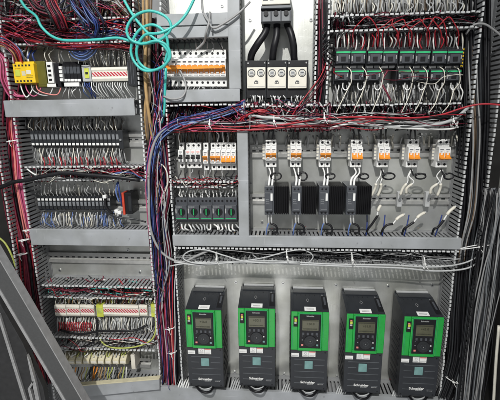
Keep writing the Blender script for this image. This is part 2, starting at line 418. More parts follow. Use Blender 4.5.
# tangles: wiring that nobody could count, one object per duct
def htangle(key, n, cols, label, r=(0.35, 0.6), hmax=20, hmin=3, sleeves=0.6, exits=0.5, x0=None, x1=None, seed=0, zpad=2.0):
    rng = random.Random(seed or hash(label) % 9999 if False else seed)
    a, b, zb, zt = DUCT[key]; a = a if x0 is None else x0; b = b if x1 is None else x1
    mb = MB()
    for i in range(n):
        xa = rng.uniform(a, a+(b-a)*.75); L = rng.uniform(20, (b-a)*.9); xb = min(b, xa+L)
        z = rng.uniform(zb+zpad, zt-zpad); h = rng.uniform(hmin, hmax); pts = []; x = xa
        if rng.random() < exits:
            up = rng.random() < .5; pts.append((x, rng.uniform(6, hmax), (zt+2.5) if up else (zb-2.5)))
        while x < xb:
            z = min(zt-1.2, max(zb+1.2, z+rng.uniform(-2.6, 2.6))); h = min(hmax+2, max(hmin, h+rng.uniform(-2.5, 2.5)))
            x += rng.uniform(5, 10); pts.append((min(x, b), h, z))
        if rng.random() < exits:
            up = rng.random() < .5; pts.append((min(x+2, b), rng.uniform(6, hmax), (zt+2.5) if up else (zb-2.5)))
        if len(pts) < 3: continue
        sp = smooth(pts, 4); rr = rng.uniform(*r); mb.tube(sp, rr, rng.choice(cols), 5)
        if rng.random() < sleeves:
            q = rng.randrange(1, max(2, len(sp)-3)); mb.tube(sp[q:q+2], rr+.3, 'white', 6)
    o = mb.build('wire_tangle', fix=False); tag(o, label, 'wires', kind='stuff')
def bundle(pp, n, spread, r, cols, label, seed=1, wander=1.0, name='wire_bundle', hs=None, k=5, nn=5, ties=()):
    rng = random.Random(seed); ctr = [P3(*p) for p in pp]; mb = MB()
    hs = hs or spread*.7
    for i in range(n):
        ox, oh = rng.uniform(-1, 1)*spread, rng.uniform(-1, 1)*hs; pts = []
        for j, c in enumerate(ctr):
            ox += rng.uniform(-1, 1)*wander; oh += rng.uniform(-1, 1)*wander*.6
            ox = max(-spread*1.2, min(spread*1.2, ox)); oh = max(-hs*1.2, min(hs*1.2, oh))
            nx = ctr[min(j+1, len(ctr)-1)]; pv = ctr[max(j-1, 0)]
            d = Vector((nx[0]-pv[0], 0, nx[2]-pv[2])).normalized()
            pts.append((c[0]+ox*d.z, c[1]+oh, c[2]-ox*d.x+rng.uniform(-.5, .5)*wander))
        mb.tube(smooth(pts, k), rng.uniform(*r), rng.choice(cols), nn)
    o = mb.build(name, fix=False); tag(o, label, 'wires', kind='stuff')
    return ctr
def tie(px, py, h, rx, ang, label, m='white'):
    x, z = at(px, py, h); mb = MB(); pts = []
    for i in range(17):
        a = 2*math.pi*i/16; pts.append((math.cos(ang)*rx*math.cos(a), 2.4*math.sin(a), math.sin(ang)*rx*math.cos(a)))
    mb.tube(pts, 0.5, m, 5); mb.box(-.8, .8, 2.0, 3.6, -.8, .8, m)
    mb.tube([(0, 3, 0), (1.0, 5, -2.5), (2.6, 5.5, -5)], 0.28, m, 4)
    o = mb.build('cable_tie', None, (x, h, z)); tag(o, label, 'cable tie', 'white cable ties')

# ------------------------------------------------------------------ drives
drives = [(187, 223, 309, 388, 287), (238.8, 275, 308.5, 387.5, 288), (290.3, 328.3, 311, 391.5, 290), (344, 383.5, 313, 394.5, 292), (399.8, 440.5, 316, 398, 292.5)]
DF = 38.0
W0 = 34.0
def make_drive():
    xs = []
    x0, x1, z0, z1 = rect(290.9, 311, 327.9, 391.5, DF)
    zt = at(309, 290, 8)[1]
    w = (x1-x0); Hh = z1-z0; top = zt-z0-1.0
    loc = ((x0+x1)/2, 0, z0)
    t = thing('variable_speed_drive', None, 'motor drive', loc, 'row of green fronted motor drives')
    X = w/2
    # lower body: full-depth box with chamfered bottom
    m = MB(); gz = Hh*0.535      # below green frame
    m.prism_x([(2, 3), (DF-5, 0.3), (DF-1, 1.0), (DF, 3), (DF, Hh-0.5), (10, top-0.6), (2, top-0.6)], -X, X, 'drive_grey')
    # heatsink back, a little wider with fins
    m.box(-X+1.5, X-1.5, 0.4, 2, 4, top+1, 'dark')
    for k in range(9): m.box(X-0.01, X+0.5, 8, 30, 8+k*7, 10.5+k*7, 'black'); m.box(-X-0.5, -X+0.01, 8, 30, 8+k*7, 10.5+k*7, 'black')
    m.build('body', t, bev=0.5)
    # cowling: sloped hood with side wings
    m = MB()
    hs = (DF-10)/(Hh-0.5-(top-0.6))
    def hood(x0_, x1_, off, mm, zA, zB):
        def hh(z): return DF+(z-(Hh-0.5))*hs
        m.prism_x([(hh(zA)+off, zA), (hh(zB)+off, zB), (hh(zB)-2, zB), (hh(zA)-2, zA)], x0_, x1_, mm)
    zA, zB = Hh-0.5, top-0.8
    hood(-X*0.86, X*0.62, 1.0, 'drive_grey', zA+0.5, zB)
    hood(X*0.68, X*0.98, 0.8, 'black', zA+(zB-zA)*.15, zB-(zB-zA)*.15); LL = zB-zA; hood(X*0.79, X*0.90, 1.5, 'charcoal', zA+LL*.4, zA+LL*.8)
    for k in range(5): hood(-X*0.7+k*X*0.25, -X*0.7+k*X*0.25+0.9, 1.15, 'black', zA+(zB-zA)*.86, zA+(zB-zA)*.93)
    m.build('hood', t, bev=0.2)
    m = MB(); m.box(-X*0.85, X*0.90, 0.6, 3.2, top-0.2, top+1.4, 'lgrey'); m.box(-X*0.85, X*0.90, 3.2, 12.2, top-0.6, top+.2, 'drive_grey'); m.cyl(X*0.76, top-2.2, 1.1, 9, 14.6, 'steel', 10)
    m.build('mounting_bracket', t, bev=0.2)
    # mark on the hood
    m = MB()
    zz = zA+(zB-zA)*.62; hh = DF+(zz-(Hh-.5))*hs+1.35
    dz_ = (zB-zA)*.09; dmd = [(0, dz_), (1.4, 0), (0, -dz_), (-1.4, 0)]
    for i in range(4):
        a, b = dmd[i], dmd[(i+1) % 4]; m.tube([(a[0]-1.5, hh+a[1]*hs, zz+a[1]), (b[0]-1.5, hh+b[1]*hs, zz+b[1])], 0.14, 'grey', 4)
    m.build('warning_mark', t)
    # name label, standing on the hood's lower edge
    m = MB(); lw = 9.6; zl0 = Hh
    hood(-5.2, 5.6, 1.3, 'white', zA+LL*.07, zA+LL*.27)
    lab = m.build('name_label', t)
    m0 = m; m = MB(); xx = -3.2
    while xx < 3.2: hood(xx, xx+.7, 1.36, 'grey', zA+LL*.13, zA+LL*.20); xx += 1.0
    m.build('print', lab); m = m0
    # green frame
    m = MB(); g0, g1 = gz, Hh-0.4; f0, f1 = DF, DF+2.6
    bx0, bx1, bz0, bz1 = -X*0.56, X*0.56, g0+3.6, g1-1.2
    m.box(-X, bx0-1.6, f0, f1-1.0, g0, g1, 'green'); m.box(bx1+1.6, X, f0, f1-1.0, g0, g1, 'green')
    m.box(bx0-1.6, bx1+1.6, f0, f1, g0, bz0, 'green'); m.box(bx0-1.6, bx1+1.6, f0, f1, bz1, g1, 'green')
    m.box(bx0-1.6, bx0, f0, f1, bz0, bz1, 'green'); m.box(bx1, bx1+1.6, f0, f1, bz0, bz1, 'green')
    gr = m.build('green_frame', t, bev=0.9)
    m = MB(); m.box(bx1+2.6, bx1+3.0, f1-1.0, f1-.75, g0+1.5, g1-1, 'dgreen'); m.box(-X*0.95, -X*0.90, f1-1.0, f1-.8, g0+2, g1-14, 'dgreen')
    m.box(bx0-.5, bx1+.5, f1, f1+.6, bz1, bz1+.6, 'dgreen'); m.box(bx0-.5, bx0, f1, f1+.6, bz0, bz1, 'dgreen'); m.box(bx1, bx1+.5, f1, f1+.6, bz0, bz1, 'dgreen')
    m.build('frame_rib', gr)
    m = MB(); cz = g1-8.5
    m.box(-X*0.88, -X*0.66, f1-1.3, f1+0.2, cz-6, cz+4, 'black'); m.box(-X*0.83, -X*0.71, f1+.2, f1+0.6, cz-.8, cz+1.6, 'limey'); m.box(-X*0.84, -X*0.72, f1+.2, f1+0.6, cz-2.9, cz-1.5, 'lgrey')
    m.box(-X*0.83, -X*0.73, f1+.2, f1+0.6, cz+2.2, cz+3.1, 'salmon')
    m.build('side_connector', t)
    # keypad
    m = MB(); m.box(bx0+.05, bx1-.05, DF+0.3, f1+0.9, bz0+.05, bz1-.05, 'black'); kp = m.build('keypad', t, bev=0.5)
    kh = f1+0.9; kw = bx1-bx0; kH = bz1-bz0
    text_mesh('keypad_logo', 'Schneider', kw*0.36, 0, bz1-1.9, kh+.03, 'lgrey', kp, 0.02)
    m = MB(); m.box(bx0+kw*.13, bx1-kw*.10, kh-.1, kh+.12, bz1-kH*.47, bz1-kH*.16, 'lcd'); sc_ = m.build('screen', kp, bev=0.1)
    text_mesh('screen_text', '+50.0', kw*0.36, kw*.02, bz1-kH*.28, kh+.16, 'lcd_ink', sc_, 0.02)
    mk = MB(); scribble(mk, bx0+kw*.17, bx1-kw*.14, bz1-kH*.46, bz1-kH*.38, kh+.13, 'lcd_ink', 1, random.Random(4)); mk.box(bx0+kw*.14, bx1-kw*.11, kh+.13, kh+.17, bz1-kH*.195, bz1-kH*.17, 'lcd_ink'); mk.build('print', sc_)
    for i in range(4):
        cx = bx0+kw*(.18+.213*i); MB().box(cx-.95, cx+.95, kh, kh+.5, bz1-kH*.60, bz1-kH*.53, 'midgrey' if False else 'charcoal').build('soft_key', kp)
    m = MB(); m.cyl(0.2, bz0+kH*.22, kH*.16, kh, kh+.9, 'dark', 24); m.ring(0.2, bz0+kH*.22, kH*.07, .25, kh+.9, kh+1.0, 'charcoal'); m.cyl(0.2, bz0+kH*.22, .38, kh+.9, kh+1.05, 'grey', 8); m.build('dial', kp, bev=0.15)
    for (fx, fz, mm, s) in ((.14, .10, 'salmon', 1.0), (.85, .10, 'teal_badge', 1.0), (.14, .25, 'midgrey', .55), (.85, .25, 'white', .6), (.14, .37, 'charcoal', .5), (.85, .37, 'charcoal', .5)):
        cx, cz2 = bx0+kw*fx, bz0+kH*fz; MB().box(cx-s*.95, cx+s*.95, kh, kh+.4, cz2-s*.8, cz2+s*.8, mm).build('button', kp)
    # stickers below
    q = gz-2.0
    for (a, b, c, d, mm, hd, nm) in ((-X*.97, -X*.56, q-6.2, q-2.4, 'white', None, 'small_sticker'), (-X*.37, -X*.03, q-5.8, q+.3, 'white', 'dark', 'sticker'), (-X*.01, X*.34, q-5.8, q+.3, 'white', 'salmon', 'red_sticker')):
        s_ = MB().box(a, b, DF, DF+.15, c, d, mm).build(nm, t)
        mk = MB()
        if hd == 'salmon': mk.box(a+.15, b-.15, DF+.15, DF+.2, d-1.5, d-.2, 'salmon')
        if hd == 'dark': mk.ring((a+b)/2, (c+d)/2+.5, 1.3, .35, DF+.15, DF+.2, 'grey', 10)
        scribble(mk, a+.5, b-.4, c+.5, c+(1.8 if nm != 'small_sticker' else 2.0), DF+.15, 'midgrey', 1 if nm == 'small_sticker' else 2, random.Random(5)); mk.build('print', s_)
    m = MB()
    rows = [gz-11, gz-17.3, gz-24.3, gz-31, gz-37.5]
    for i, z in enumerate(rows):
        if z < 2.5: continue
        if i == 1: segs = ((-X*.8, -X*.36), (X*.30, X*.84))
        elif i == 4: segs = ((-X*.8, -X*.45), (X*.5, X*.84))
        else: segs = ((-X*.8, X*.84),)
        for a, b in segs: m.box(a, b, DF-.3, DF+.12, z-.22, z+.22, 'groove')
    m.build('front_ridges', t)
    m = MB(); bz = gz-17.0; m.box(-4.3, 3.7, DF, DF+.5, bz-4.4, bz+4.4, 'teal_badge'); bd = m.build('badge', t, bev=0.9)
    MB().box(-3.2, 2.6, DF+.5, DF+.6, bz-3.2, bz+3.2, 'teal_badge').build('badge_inset', bd, bev=0.3)
    lz = gz-37.5
    text_mesh('logo', 'Schneider', X*.80, -.8, lz+.9, DF+.15, 'white', t, 0.03)
    text_mesh('logo', 'Electric', X*.34, 1.5, lz-1.0, DF+.1, 'lgrey', t, 0.01)
    mk = MB(); scribble(mk, X*.5, X*.82, lz-1.8, lz-.6, DF+.05, 'grey', 1, random.Random(8)); mk.build('model_print', t)
    for (cx, cz2) in ((-X*.86, 4.0), (X*.84, 4.0), (X*.86, q-1)): MB().cyl(cx, cz2, .8, DF-.2, DF+.06, 'black', 10).build('screw_recess', t)
    return t, w, Hh
drv, dw, dH = make_drive()
dl = ['leftmost drive with green keypad frame, beside the vertical wire duct', 'second drive from the left with green keypad frame', 'middle drive of the five with green keypad frame',
      'fourth drive from the left with green keypad frame', 'rightmost drive with green keypad frame, beside the right cable duct']
bpy.context.view_layer.update()
NEWTXT = []
for i, (a, b, t_, bo, tp) in enumerate(drives):
    x0, x1, z0, z1 = rect(a, t_, b, bo, DF)
    o = drv if i == 2 else copy_tree(drv, None)
    if i != 2: NEWTXT.append((o, ('+16.8', '+50.1', '', '+16.0', '+45.0')[i]))
    o.location = ((x0+x1)/2*S, 0, z0*S); o['label'] = dl[i]
    o.scale = ((x1-x0)/dw, 1, (z1-z0)/dH) if False else (1, 1, 1)

bpy.context.view_layer.update()
for o, tx in NEWTXT:
    for kp in o.children:
        if not kp.name.startswith('keypad'): continue
        for sn in kp.children:
            if not sn.name.startswith('screen'): continue
            for old in list(sn.children):
                if old.name.startswith('screen_text'):
                    xs = [v.co.x for v in old.data.vertices]; zs = [v.co.z for v in old.data.vertices]; hs_ = -min(v.co.y for v in old.data.vertices)/S
                    bpy.data.objects.remove(old)
                    text_mesh('screen_text', tx, (max(xs)-min(xs))/S, (max(xs)+min(xs))/2/S, (max(zs)+min(zs))/2/S, hs_-.02, 'lcd_ink', sn, 0.02)
# ------------------------------------------------------------------ miniature circuit breakers
def make_breaker(name, n, tog, w=5.3, H=25.5, band=None, down=False, printc='midgrey', lab=None):
    t = thing(name, lab, 'circuit breaker', (0, 0, 0))
    W = n*w; m = MB()
    for k in range(n):
        x0 = -W/2+k*w+.06; x1 = x0+w-.12
        m.prism_x([(3, -H/2), (14, -H/2), (14, -H*.27), (18.5, -H*.24), (18.5, H*.22), (14, H*.25), (14, H/2), (3, H/2)], x0, x1, 'white')
    body = m.build('body', t, bev=0.25)
    for k in range(n):
        cx = -W/2+k*w+w/2
        for z in (-H*.39, H*.39):
            MB().cyl(cx, z, 1.15, 13.5, 14.15, 'black', 12).build('terminal_screw', t)
        mk = MB(); mk.box(cx-w*.3, cx+w*.3, 18.5, 18.56, H*.13, H*.17, printc); mk.box(cx-w*.22, cx+w*.1, 18.5, 18.56, H*.07, H*.095, 'grey')
        mk.box(cx-w*.3, cx+w*.3, 14.0, 14.06, H*.28, H*.30, 'grey'); scribble(mk, cx-w*.38, cx+w*.1, H*.03, H*.06, 18.5, 'grey', 1); mk.build('print', t)
        mk = MB(); scribble(mk, cx-w*.38, cx+w*.38, -H*.235, -H*.17, 18.5, 'midgrey', 1); mk.build('rating_print', t)
        mk = MB(); mk.box(cx-w*.42, cx+w*.42, 14.0, 14.06, -H*.30, -H*.29, 'grey'); mk.build('lower_line', t)
        m = MB()
        if tog == 'black':
            m.box(cx-w*.36, cx+w*.36, 18.5, 19, -H*.12, H*.05, 'dark'); m.prism_x([(19, -H*.06), (23, -H*.10), (23.6, -H*.03), (19, H*.02)], cx-w*.25, cx+w*.25, 'black')
        else:
            m.box(cx-w*.40, cx+w*.40, 18.5, 18.8, -H*.16, H*.03, 'orange')
            if down: m.prism_x([(18.8, -H*.05), (21.5, -H*.15), (21, -H*.19), (18.8, -H*.15)], cx-w*.40, cx+w*.40, 'orange'); m.box(cx-w*.16, cx+w*.16, 18.8, 19.0, -H*.04, H*.02, 'white')
            else: m.prism_x([(18.8, -H*.02), (23, H*.05), (22.6, H*.0), (18.8, -H*.10)], cx-w*.42, cx+w*.42, 'orange'); m.box(cx-w*.24, cx+w*.24, 18.8, 19.1, -H*.16, -H*.11, 'white')
        m.build('toggle', t, bev=0.2)
    if n > 1 and tog != 'black':
        MB().box(-W/2+.6, W/2-.6, 21.4 if not down else 20.6, 22.4, -.5 if not down else -H*.16, .5 if not down else -H*.12, 'orange').build('toggle_link', t)
    return t
# row of seven dual breakers
dual = [(271, 0), (295.8, 0), (325, 0), (356.5, 1), (383.3, 1), (412.8, 1), (443, 1)]
bA = make_breaker('circuit_breaker', 2, 'orange', w=5.15); bB = make_breaker('circuit_breaker', 2, 'orange', w=5.15, down=True)
bpy.context.view_layer.update()
used = {0: False, 1: False}
for i, (px, dn) in enumerate(dual):
    x, z = at(px, 153.5, 15)
    src = bB if dn else bA
    o = src if not used[dn] else copy_tree(src)
    used[dn] = True
    o.location = (x*S, 0, z*S); o['group'] = 'row of dual white breakers'
    o['label'] = 'two-pole white breaker with orange toggle %s, %s in the row of seven' % ('down' if dn else 'up', nth(i, 7))
# eleven single breakers
bC = make_breaker('circuit_breaker', 1, 'orange', w=5.15, H=32, printc='charcoal')
bpy.context.view_layer.update()
for i in range(11):
    x, z = at(169.3+i*5.42, 68, 15)
    o = bC if i == 0 else copy_tree(bC)
    o.location = (x*S, 0, z*S); o['group'] = 'row of eleven white breakers'
    o['label'] = 'narrow white breaker with orange toggle, %s of eleven below the stacked covers' % nth(i, 11)
x0, x1, z0, z1 = rect(166.6, 66.6, 222.5, 69.0, 22)
MB().box(x0, x1, 21.5, 23.5, z0, z1, 'orange').build('toggle_bar_strip', None, ((x0+x1)/2, 22, z0), rel=True)
tag(bpy.data.objects['toggle_bar_strip'], 'long orange strip running across the toggles of eleven breakers', 'strip')
# mixed row
def put(o, px, py, label, grp='white breakers with black or orange toggles'):
    x, z = at(px, py, 15); o.location = (x*S, 0, z*S); o['label'] = label; o['group'] = grp
put(make_breaker('circuit_breaker', 1, 'black', w=4.8, H=24), 181.6, 155.5, 'single white breaker with black toggle, left of the three-pole breaker')
put(make_breaker('circuit_breaker', 3, 'black', w=4.8, H=24, printc='salmon'), 193.8, 155.5, 'three-pole white breaker with three black toggles and a red printed line')
put(make_breaker('circuit_breaker', 1, 'orange', w=4.8, H=26), 206, 156.5, 'single white breaker with orange toggle, right of the black toggled breakers')
put(make_breaker('circuit_breaker', 2, 'orange', w=4.9, H=26), 216, 156.5, 'two-pole white breaker with orange toggles up, right of the single orange one')
put(make_breaker('circuit_breaker', 3, 'orange', w=4.7, H=26, down=True), 228.8, 156.5, 'three-pole white breaker with orange toggles down beside the upright covered duct')

# ------------------------------------------------------------------ heatsink relays
def make_relay():
    x0, x1, z0, z1 = rect(264.5, 186.5, 289, 215, 30); w = x1-x0; H = z1-z0
    t = thing('heatsink_relay', None, 'relay', (0, 0, 0), 'grey relays with black heatsinks')
    m = MB(); m.box(-w/2, -w/2+w*.40, 3, 30, -H/2, H/2, 'charcoal'); m.box(-w/2+.5, -w/2+w*.34, 30, 32, -H*.36, H*.30, 'charcoal'); m.build('front_module', t, bev=.35)
    m = MB(); m.box(-w/2+w*.40, w/2, 3, 24, -H/2+.3, H/2-.3, 'sink')
    for k in range(8): xx = -w/2+w*.42+k*w*.075; m.box(xx, xx+w*.06, 24, 29, -H/2+.3, H/2-.3, 'sink')
    m.build('heatsink', t)
    m = MB(); m.box(-w/2+w*.25, -w/2+w*.335, 32, 32.15, H*.02, H*.27, 'white'); m.build('white_label', t)
    m = MB(); m.box(-w/2+w*.08, -w/2+w*.31, 32, 32.2, -H*.30, -H*.28, 'midgrey'); m.build('lower_line', t); m = MB(); m.box(-w/2+w*.05, -w/2+w*.3, 32, 32.2, H*.28, H*.295, 'midgrey'); scribble(m, -w/2+w*.06, -w/2+w*.2, -H*.12, H*.1, 32, 'midgrey', 3); m.build('print', t)
    for z in (-H*.43, H*.40):
        for k in range(2): MB().cyl(-w/2+w*(.12+.15*k), z, .9, 29.6, 30.2, 'black', 10).build('terminal_screw', t)
    return t
rl = make_relay(); bpy.context.view_layer.update()
for i, px in enumerate((276.7, 304, 331.5, 358.8)):
    x, z = at(px, 200.8, 30); o = rl if i == 0 else copy_tree(rl); o.location = (x*S, 0, z*S)
    o['label'] = 'grey relay with black finned heatsink, %s of four below the dual breakers' % nth(i, 4)

# ------------------------------------------------------------------ contactors
def make_contactor(aux=False):
    t = thing('auxiliary_relay' if aux else 'contactor', None, 'contactor', (0, 0, 0), 'lower row of small contactors' if aux else 'upper row of small contactors')
    w, H = 13.6, (14.5 if aux else 17.5); m = MB()
    m.box(-w/2+.25, w/2-.25, 3, 17, -H/2, H/2, 'dark'); m.box(-w/2+.7, w/2-.7, 17, 22, -H*.32, H*.33, 'drive_grey'); m.build('body', t, bev=.35)
    m = MB(); m.box(-w/2+.9, w/2-.9, 22, 22.3, H*.17, H*.245, 'bgreen'); m.build('green_band', t)
    m = MB(); m.box(-w*.30, w*.30, 22, 22.6, -H*.28, H*.12, 'charcoal'); m.box(-w*.14, w*.14, 22.6, 23.2, -H*.2, H*.0, 'black'); m.box(-w*.4, -w*.33, 22, 22.2, -H*.2, H*.05, 'grey'); m.box(w*.34, w*.39, 22, 22.2, -H*.1, H*.08, 'grey'); m.build('window', t)
    m = MB()
    for k in range(4): m.cyl(-w*.36+k*w*.24, H*.42, .8, 16.8, 17.1, 'black', 8); m.cyl(-w*.36+k*w*.24, -H*.42, .8, 16.8, 17.1, 'grey' if not aux else 'black', 8)
    m.build('screw_row', t)
    if not aux:
        m = MB(); m.box(-w*.40, -w*.02, 17, 17.3, -H*.49, -H*.38, 'white'); m.box(w*.05, w*.36, 17, 17.3, -H*.49, -H*.38, 'lgrey'); m.build('white_label', t)
    else:
        m = MB(); scribble(m, -w*.4, w*.4, -H*.12, H*.05, 22, 'grey', 2); m.build('small_print', t)
    return t
ct = make_contactor(); ax = make_contactor(True); bpy.context.view_layer.update()
cxs = [342.5, 357.3, 374, 389, 405.5, 421, 437.5, 453]
for i, px in enumerate(cxs):
    x, z = at(px, 57.5, 18); o = ct if i == 0 else copy_tree(ct); o.location = (x*S, 0, z*S)
    o['label'] = 'dark contactor with green band, %s of the upper row of eight' % nth(i, 8)
j = 0
for i, px in enumerate(cxs):
    if i == 3: continue
    x, z = at(px-1.5, 75.5, 18); o = ax if j == 0 else copy_tree(ax); o.location = (x*S, 0, z*S)
    o['label'] = 'dark contactor with green top band, %s of the lower row of seven' % nth(j, 7); j += 1

# ------------------------------------------------------------------ motor starters with rotary knobs
def make_starter():
    x0, x1, z0, z1 = rect(175, 198, 187.4, 222.5, 22); w = x1-x0; H = z1-z0
    t = thing('motor_starter', None, 'motor starter', (0, 0, 0), 'row of five motor starters')
    m = MB(); m.box(-w/2+.08, w/2-.08, 3, 18, -H/2, H/2, 'charcoal'); m.box(-w/2+.3, w/2-.3, 18, 22, -H*.36, H*.22, 'charcoal'); m.build('body', t, bev=.3)
    m = MB(); m.cyl(0.8, -H*.02, 3.3, 22, 23.5, 'black', 20); kn = m.build('rotary_knob', t, bev=.2)
    MB().box(.3, 1.4, 23.5, 25.5, -H*.02-2.9, -H*.02+2.9, 'dgreen').build('knob_grip', kn, bev=.15)
    m = MB(); m.box(-w*.42, w*.40, 22, 22.15, -H*.31, -H*.285, 'bgreen'); m.build('green_stripe', t); m = MB(); m.box(-w*.44, -w*.36, 22, 22.15, -H*.1, H*.1, 'grey'); scribble(m, -w*.4, w*.1, H*.13, H*.2, 22, 'grey', 1); m.build('print', t)
    for k in range(3): MB().cyl(-w*.3+k*w*.3, H*.37, 1.1, 17.6, 18.2, 'black', 10).build('terminal_screw', t)
    return t
st = make_starter(); bpy.context.view_layer.update()
for i in range(5):
    x, z = at(181.5+i*12.35, 210.5, 20); o = st if i == 0 else copy_tree(st); o.location = (x*S, 0, z*S)
    o['label'] = 'dark motor starter with green striped round knob, %s of five' % nth(i, 5)

# ------------------------------------------------------------------ main breaker, lug cables and overload relays
x0, x1, z0, z1 = rect(260.5, -22, 291.5, 25, 30); w = x1-x0; cx = (x0+x1)/2; H = z1-z0
t = thing('main_breaker', 'large beige and dark main breaker at the top with three thick black cables below', 'circuit breaker', (cx, 0, z0))
m = MB(); m.box(-w/2+1, w/2-1, 3, 30, 15.8, H, 'cream'); m.build('body', t, bev=.5)
m = MB(); m.box(-w/2, w/2, 3, 27, 3.5, 11.3, 'midgrey'); m.box(-w/2, w/2, 3, 29, 13.2, 15.2, 'midgrey'); m.box(-w/2+.4, w/2-.4, 3, 26, 10, 16, 'black')
for k in range(4): m.box(-w/2+.1+k*(w-1.4)/3, -w/2+1.3+k*(w-1.4)/3, 27, 28, 3.0, 11.5, 'charcoal')
m.build('terminal_shroud', t, bev=.3)
for k in range(3):
    MB().cyl(-w*.33+k*w*.33, 9.6, 2.0, 27, 28.3, 'black', 16).build('lug_screw', t)
m = MB(); m.box(-w*.42, -w*.26, 30, 30.2, 18.6, 22.6, 'charcoal'); m.box(-w*.385, -w*.295, 30.2, 30.3, 19.6, 21.6, 'cream'); m.box(-w*.2, -w*.08, 30, 30.2, 18.6, 21.5, 'grey'); m.box(w*.0, w*.42, 30, 30.2, 21.5, 26, 'olive')
scribble(m, -w*.02, w*.42, 18.6, 20.6, 30, 'grey', 1); m.build('printed_label', t)
for k, pts in enumerate(([(267, 24, 16), (265, 33, 20), (257, 45, 21), (251.5, 55, 17), (250.5, 66, 12)], [(277, 24, 16), (276.5, 36, 20), (273.5, 50, 20), (272, 66, 12)], [(287, 24, 16), (291, 34, 20), (293.5, 46, 20), (294, 56, 16), (294.5, 66, 12)])):
    pwire(pts, 3.1, 'black', 'thick black power cable, %s of three hanging from the main breaker' % ('leftmost', 'middle one', 'rightmost')[k], group='thick power cables', name='power_cable', cat='cable', n=14)
def make_overload():
    t = thing('overload_relay', None, 'overload relay', (0, 0, 0), 'three white overload relays')
    w, H = 16.2, 25.0; m = MB()
    m.box(-w/2-1.6, w/2+1.4, 3, 20.5, -H*.52, H*.74, 'black'); m.box(-w/2-1.9, -w/2-.9, 14, 22.5, -H*.6, H*.70, 'dark'); m.build('holder', t, bev=.3)
    m = MB(); m.box(-w/2, w/2, 16, 23, -H*.20, H/2, 'cream'); m.box(-w/2, w/2, 16, 20, -H/2, -H*.20, 'cream'); m.build('front', t, bev=.4)
    for sx in (-1, 1):
        m = MB(); m.ring(sx*w*.25, H*.31, 3.3, .6, 23, 23.4, 'charcoal'); m.cyl(sx*w*.25, H*.31, 2.0, 23, 23.5, 'lgrey', 14); m.box(sx*w*.25-1.4, sx*w*.25+1.4, 23.5, 23.7, H*.30, H*.325, 'charcoal'); m.build('dial', t)
    m = MB(); m.prism_h([(-1.7, -1.2), (1.7, -1.2), (1.7, .3), (.9, 1.5), (-.9, 1.5), (-1.7, .3)], 23, 23.3, 'charcoal'); m.box(-1.0, -.3, 23.3, 23.4, -.9, .2, 'cream'); m.box(.3, 1.0, 23.3, 23.4, -.9, .2, 'cream'); m.build('mode_window', t)
    for r, z in enumerate((-H*.28, -H*.42)):
        m = MB()
        for k in range(6): m.box(-w*.43+k*w*.155, -w*.43+k*w*.155+1.1, 20, 20.12, z-1.0, z+.9, 'charcoal' if r == 0 else 'grey')
        m.build('terminal_row', t)
    m = MB(); m.box(-w*.45, w*.45, 23, 23.1, -H*.155, -H*.14, 'grey'); m.build('print', t)
    MB().cyl(w/2-.5, H*.65, .7, 20, 21.2, 'grey', 8).build('holder_screw', t); MB().cyl(-w/2+1, H*.65, .7, 20, 21.2, 'grey', 8).build('holder_screw', t)
    return t
ov = make_overload(); bpy.context.view_layer.update()
for i, px in enumerate((256.3, 276.7, 297.2)):
    x, z = at(px, 82.4, 22); o = ov if i == 0 else copy_tree(ov); o.location = (x*S, 0, z*S)
    o['label'] = 'cream overload relay with two dials in a black holder, %s of three' % ('leftmost', 'middle', 'rightmost')[i]
for i in range(3):
    row_wires(6, 250.5+i*20.4, 262.5+i*20.4, 94, 104, 19, 17, ['white', 'lgrey'], 'short white wire hanging from the cream overload relays', 'white wires under the overload relays', r=.6, lean=1.5, bulge=2)
for i, px in enumerate((244.5, 263.5, 285.5, 308)):
    for d in (0, 4):
        x0, x1, z0, z1 = rect(px+d-1.6, 103.6, px+d+1.6, 105.6, 27); m = MB().box(x0, x1, 26.2, 27.2, z0, z1, 'white')
        tag(m.build('clip_pad', None, (x0, 27, z0), rel=True), 'small white clip on the duct edge beneath the overload relays', 'clip', 'white clips under the overload relays')

# ------------------------------------------------------------------ row A (left top)
def block(name, r, h0, h1, mm, label, cat, bev=.3, extra=None, group=None):
    x0, x1, z0, z1 = rect(*r, h1); loc = ((x0+x1)/2, 0, (z0+z1)/2)
    t = thing(name, label, cat, loc, group); w, H = x1-x0, z1-z0
    MB().box(-w/2, w/2, h0, h1, -H/2, H/2, mm).build('body', t, bev=bev)
    if extra: extra(t, w, H, h1)
    return t
def ysr(t, w, H, h):
    m = MB()
    for s in (1, -1):
        for k in range(5): m.box(-w*.40+k*w*.165, -w*.40+k*w*.165+1.7, h, h+.1, s*H*.40-.8, s*H*.40+.8, 'dark')
    m.build('terminal_row', t)
    m = MB(); m.box(-w*.42, -w*.18, h, h+.3, -H*.15, H*.18, 'limey'); m.box(w*.12, w*.34, h, h+.3, -H*.05, H*.16, 'cream'); m.box(-w*.1, w*.08, h, h+.15, -H*.12, H*.12, 'beige'); m.build('label_window', t)
    m = MB(); scribble(m, w*.1, w*.42, -H*.25, -H*.1, h, 'dark', 2); scribble(m, -w*.4, -w*.1, H*.2, H*.27, h, 'dark', 1); m.build('print', t)
    m = MB(); m.box(-w/2+1, w/2-1, 10, h-3, H/2, H/2+2, 'yellow'); m.build('plug_strip', t)
block('safety_relay', (13.5, 63.5, 34.5, 83), 3, 26, 'yellow', 'bright yellow safety relay at the upper left', 'relay', .4, ysr)
def oli(t, w, H, h): MB().box(-w/2+.3, w/2-.5, h, h+.4, -H*.42, H*.35, 'olive').build('lid', t, bev=.2)
block('relay_housing', (35.5, 61, 46, 87), 3, 21, 'olive', 'dark olive translucent housing right of the yellow relay', 'relay', .6, oli)
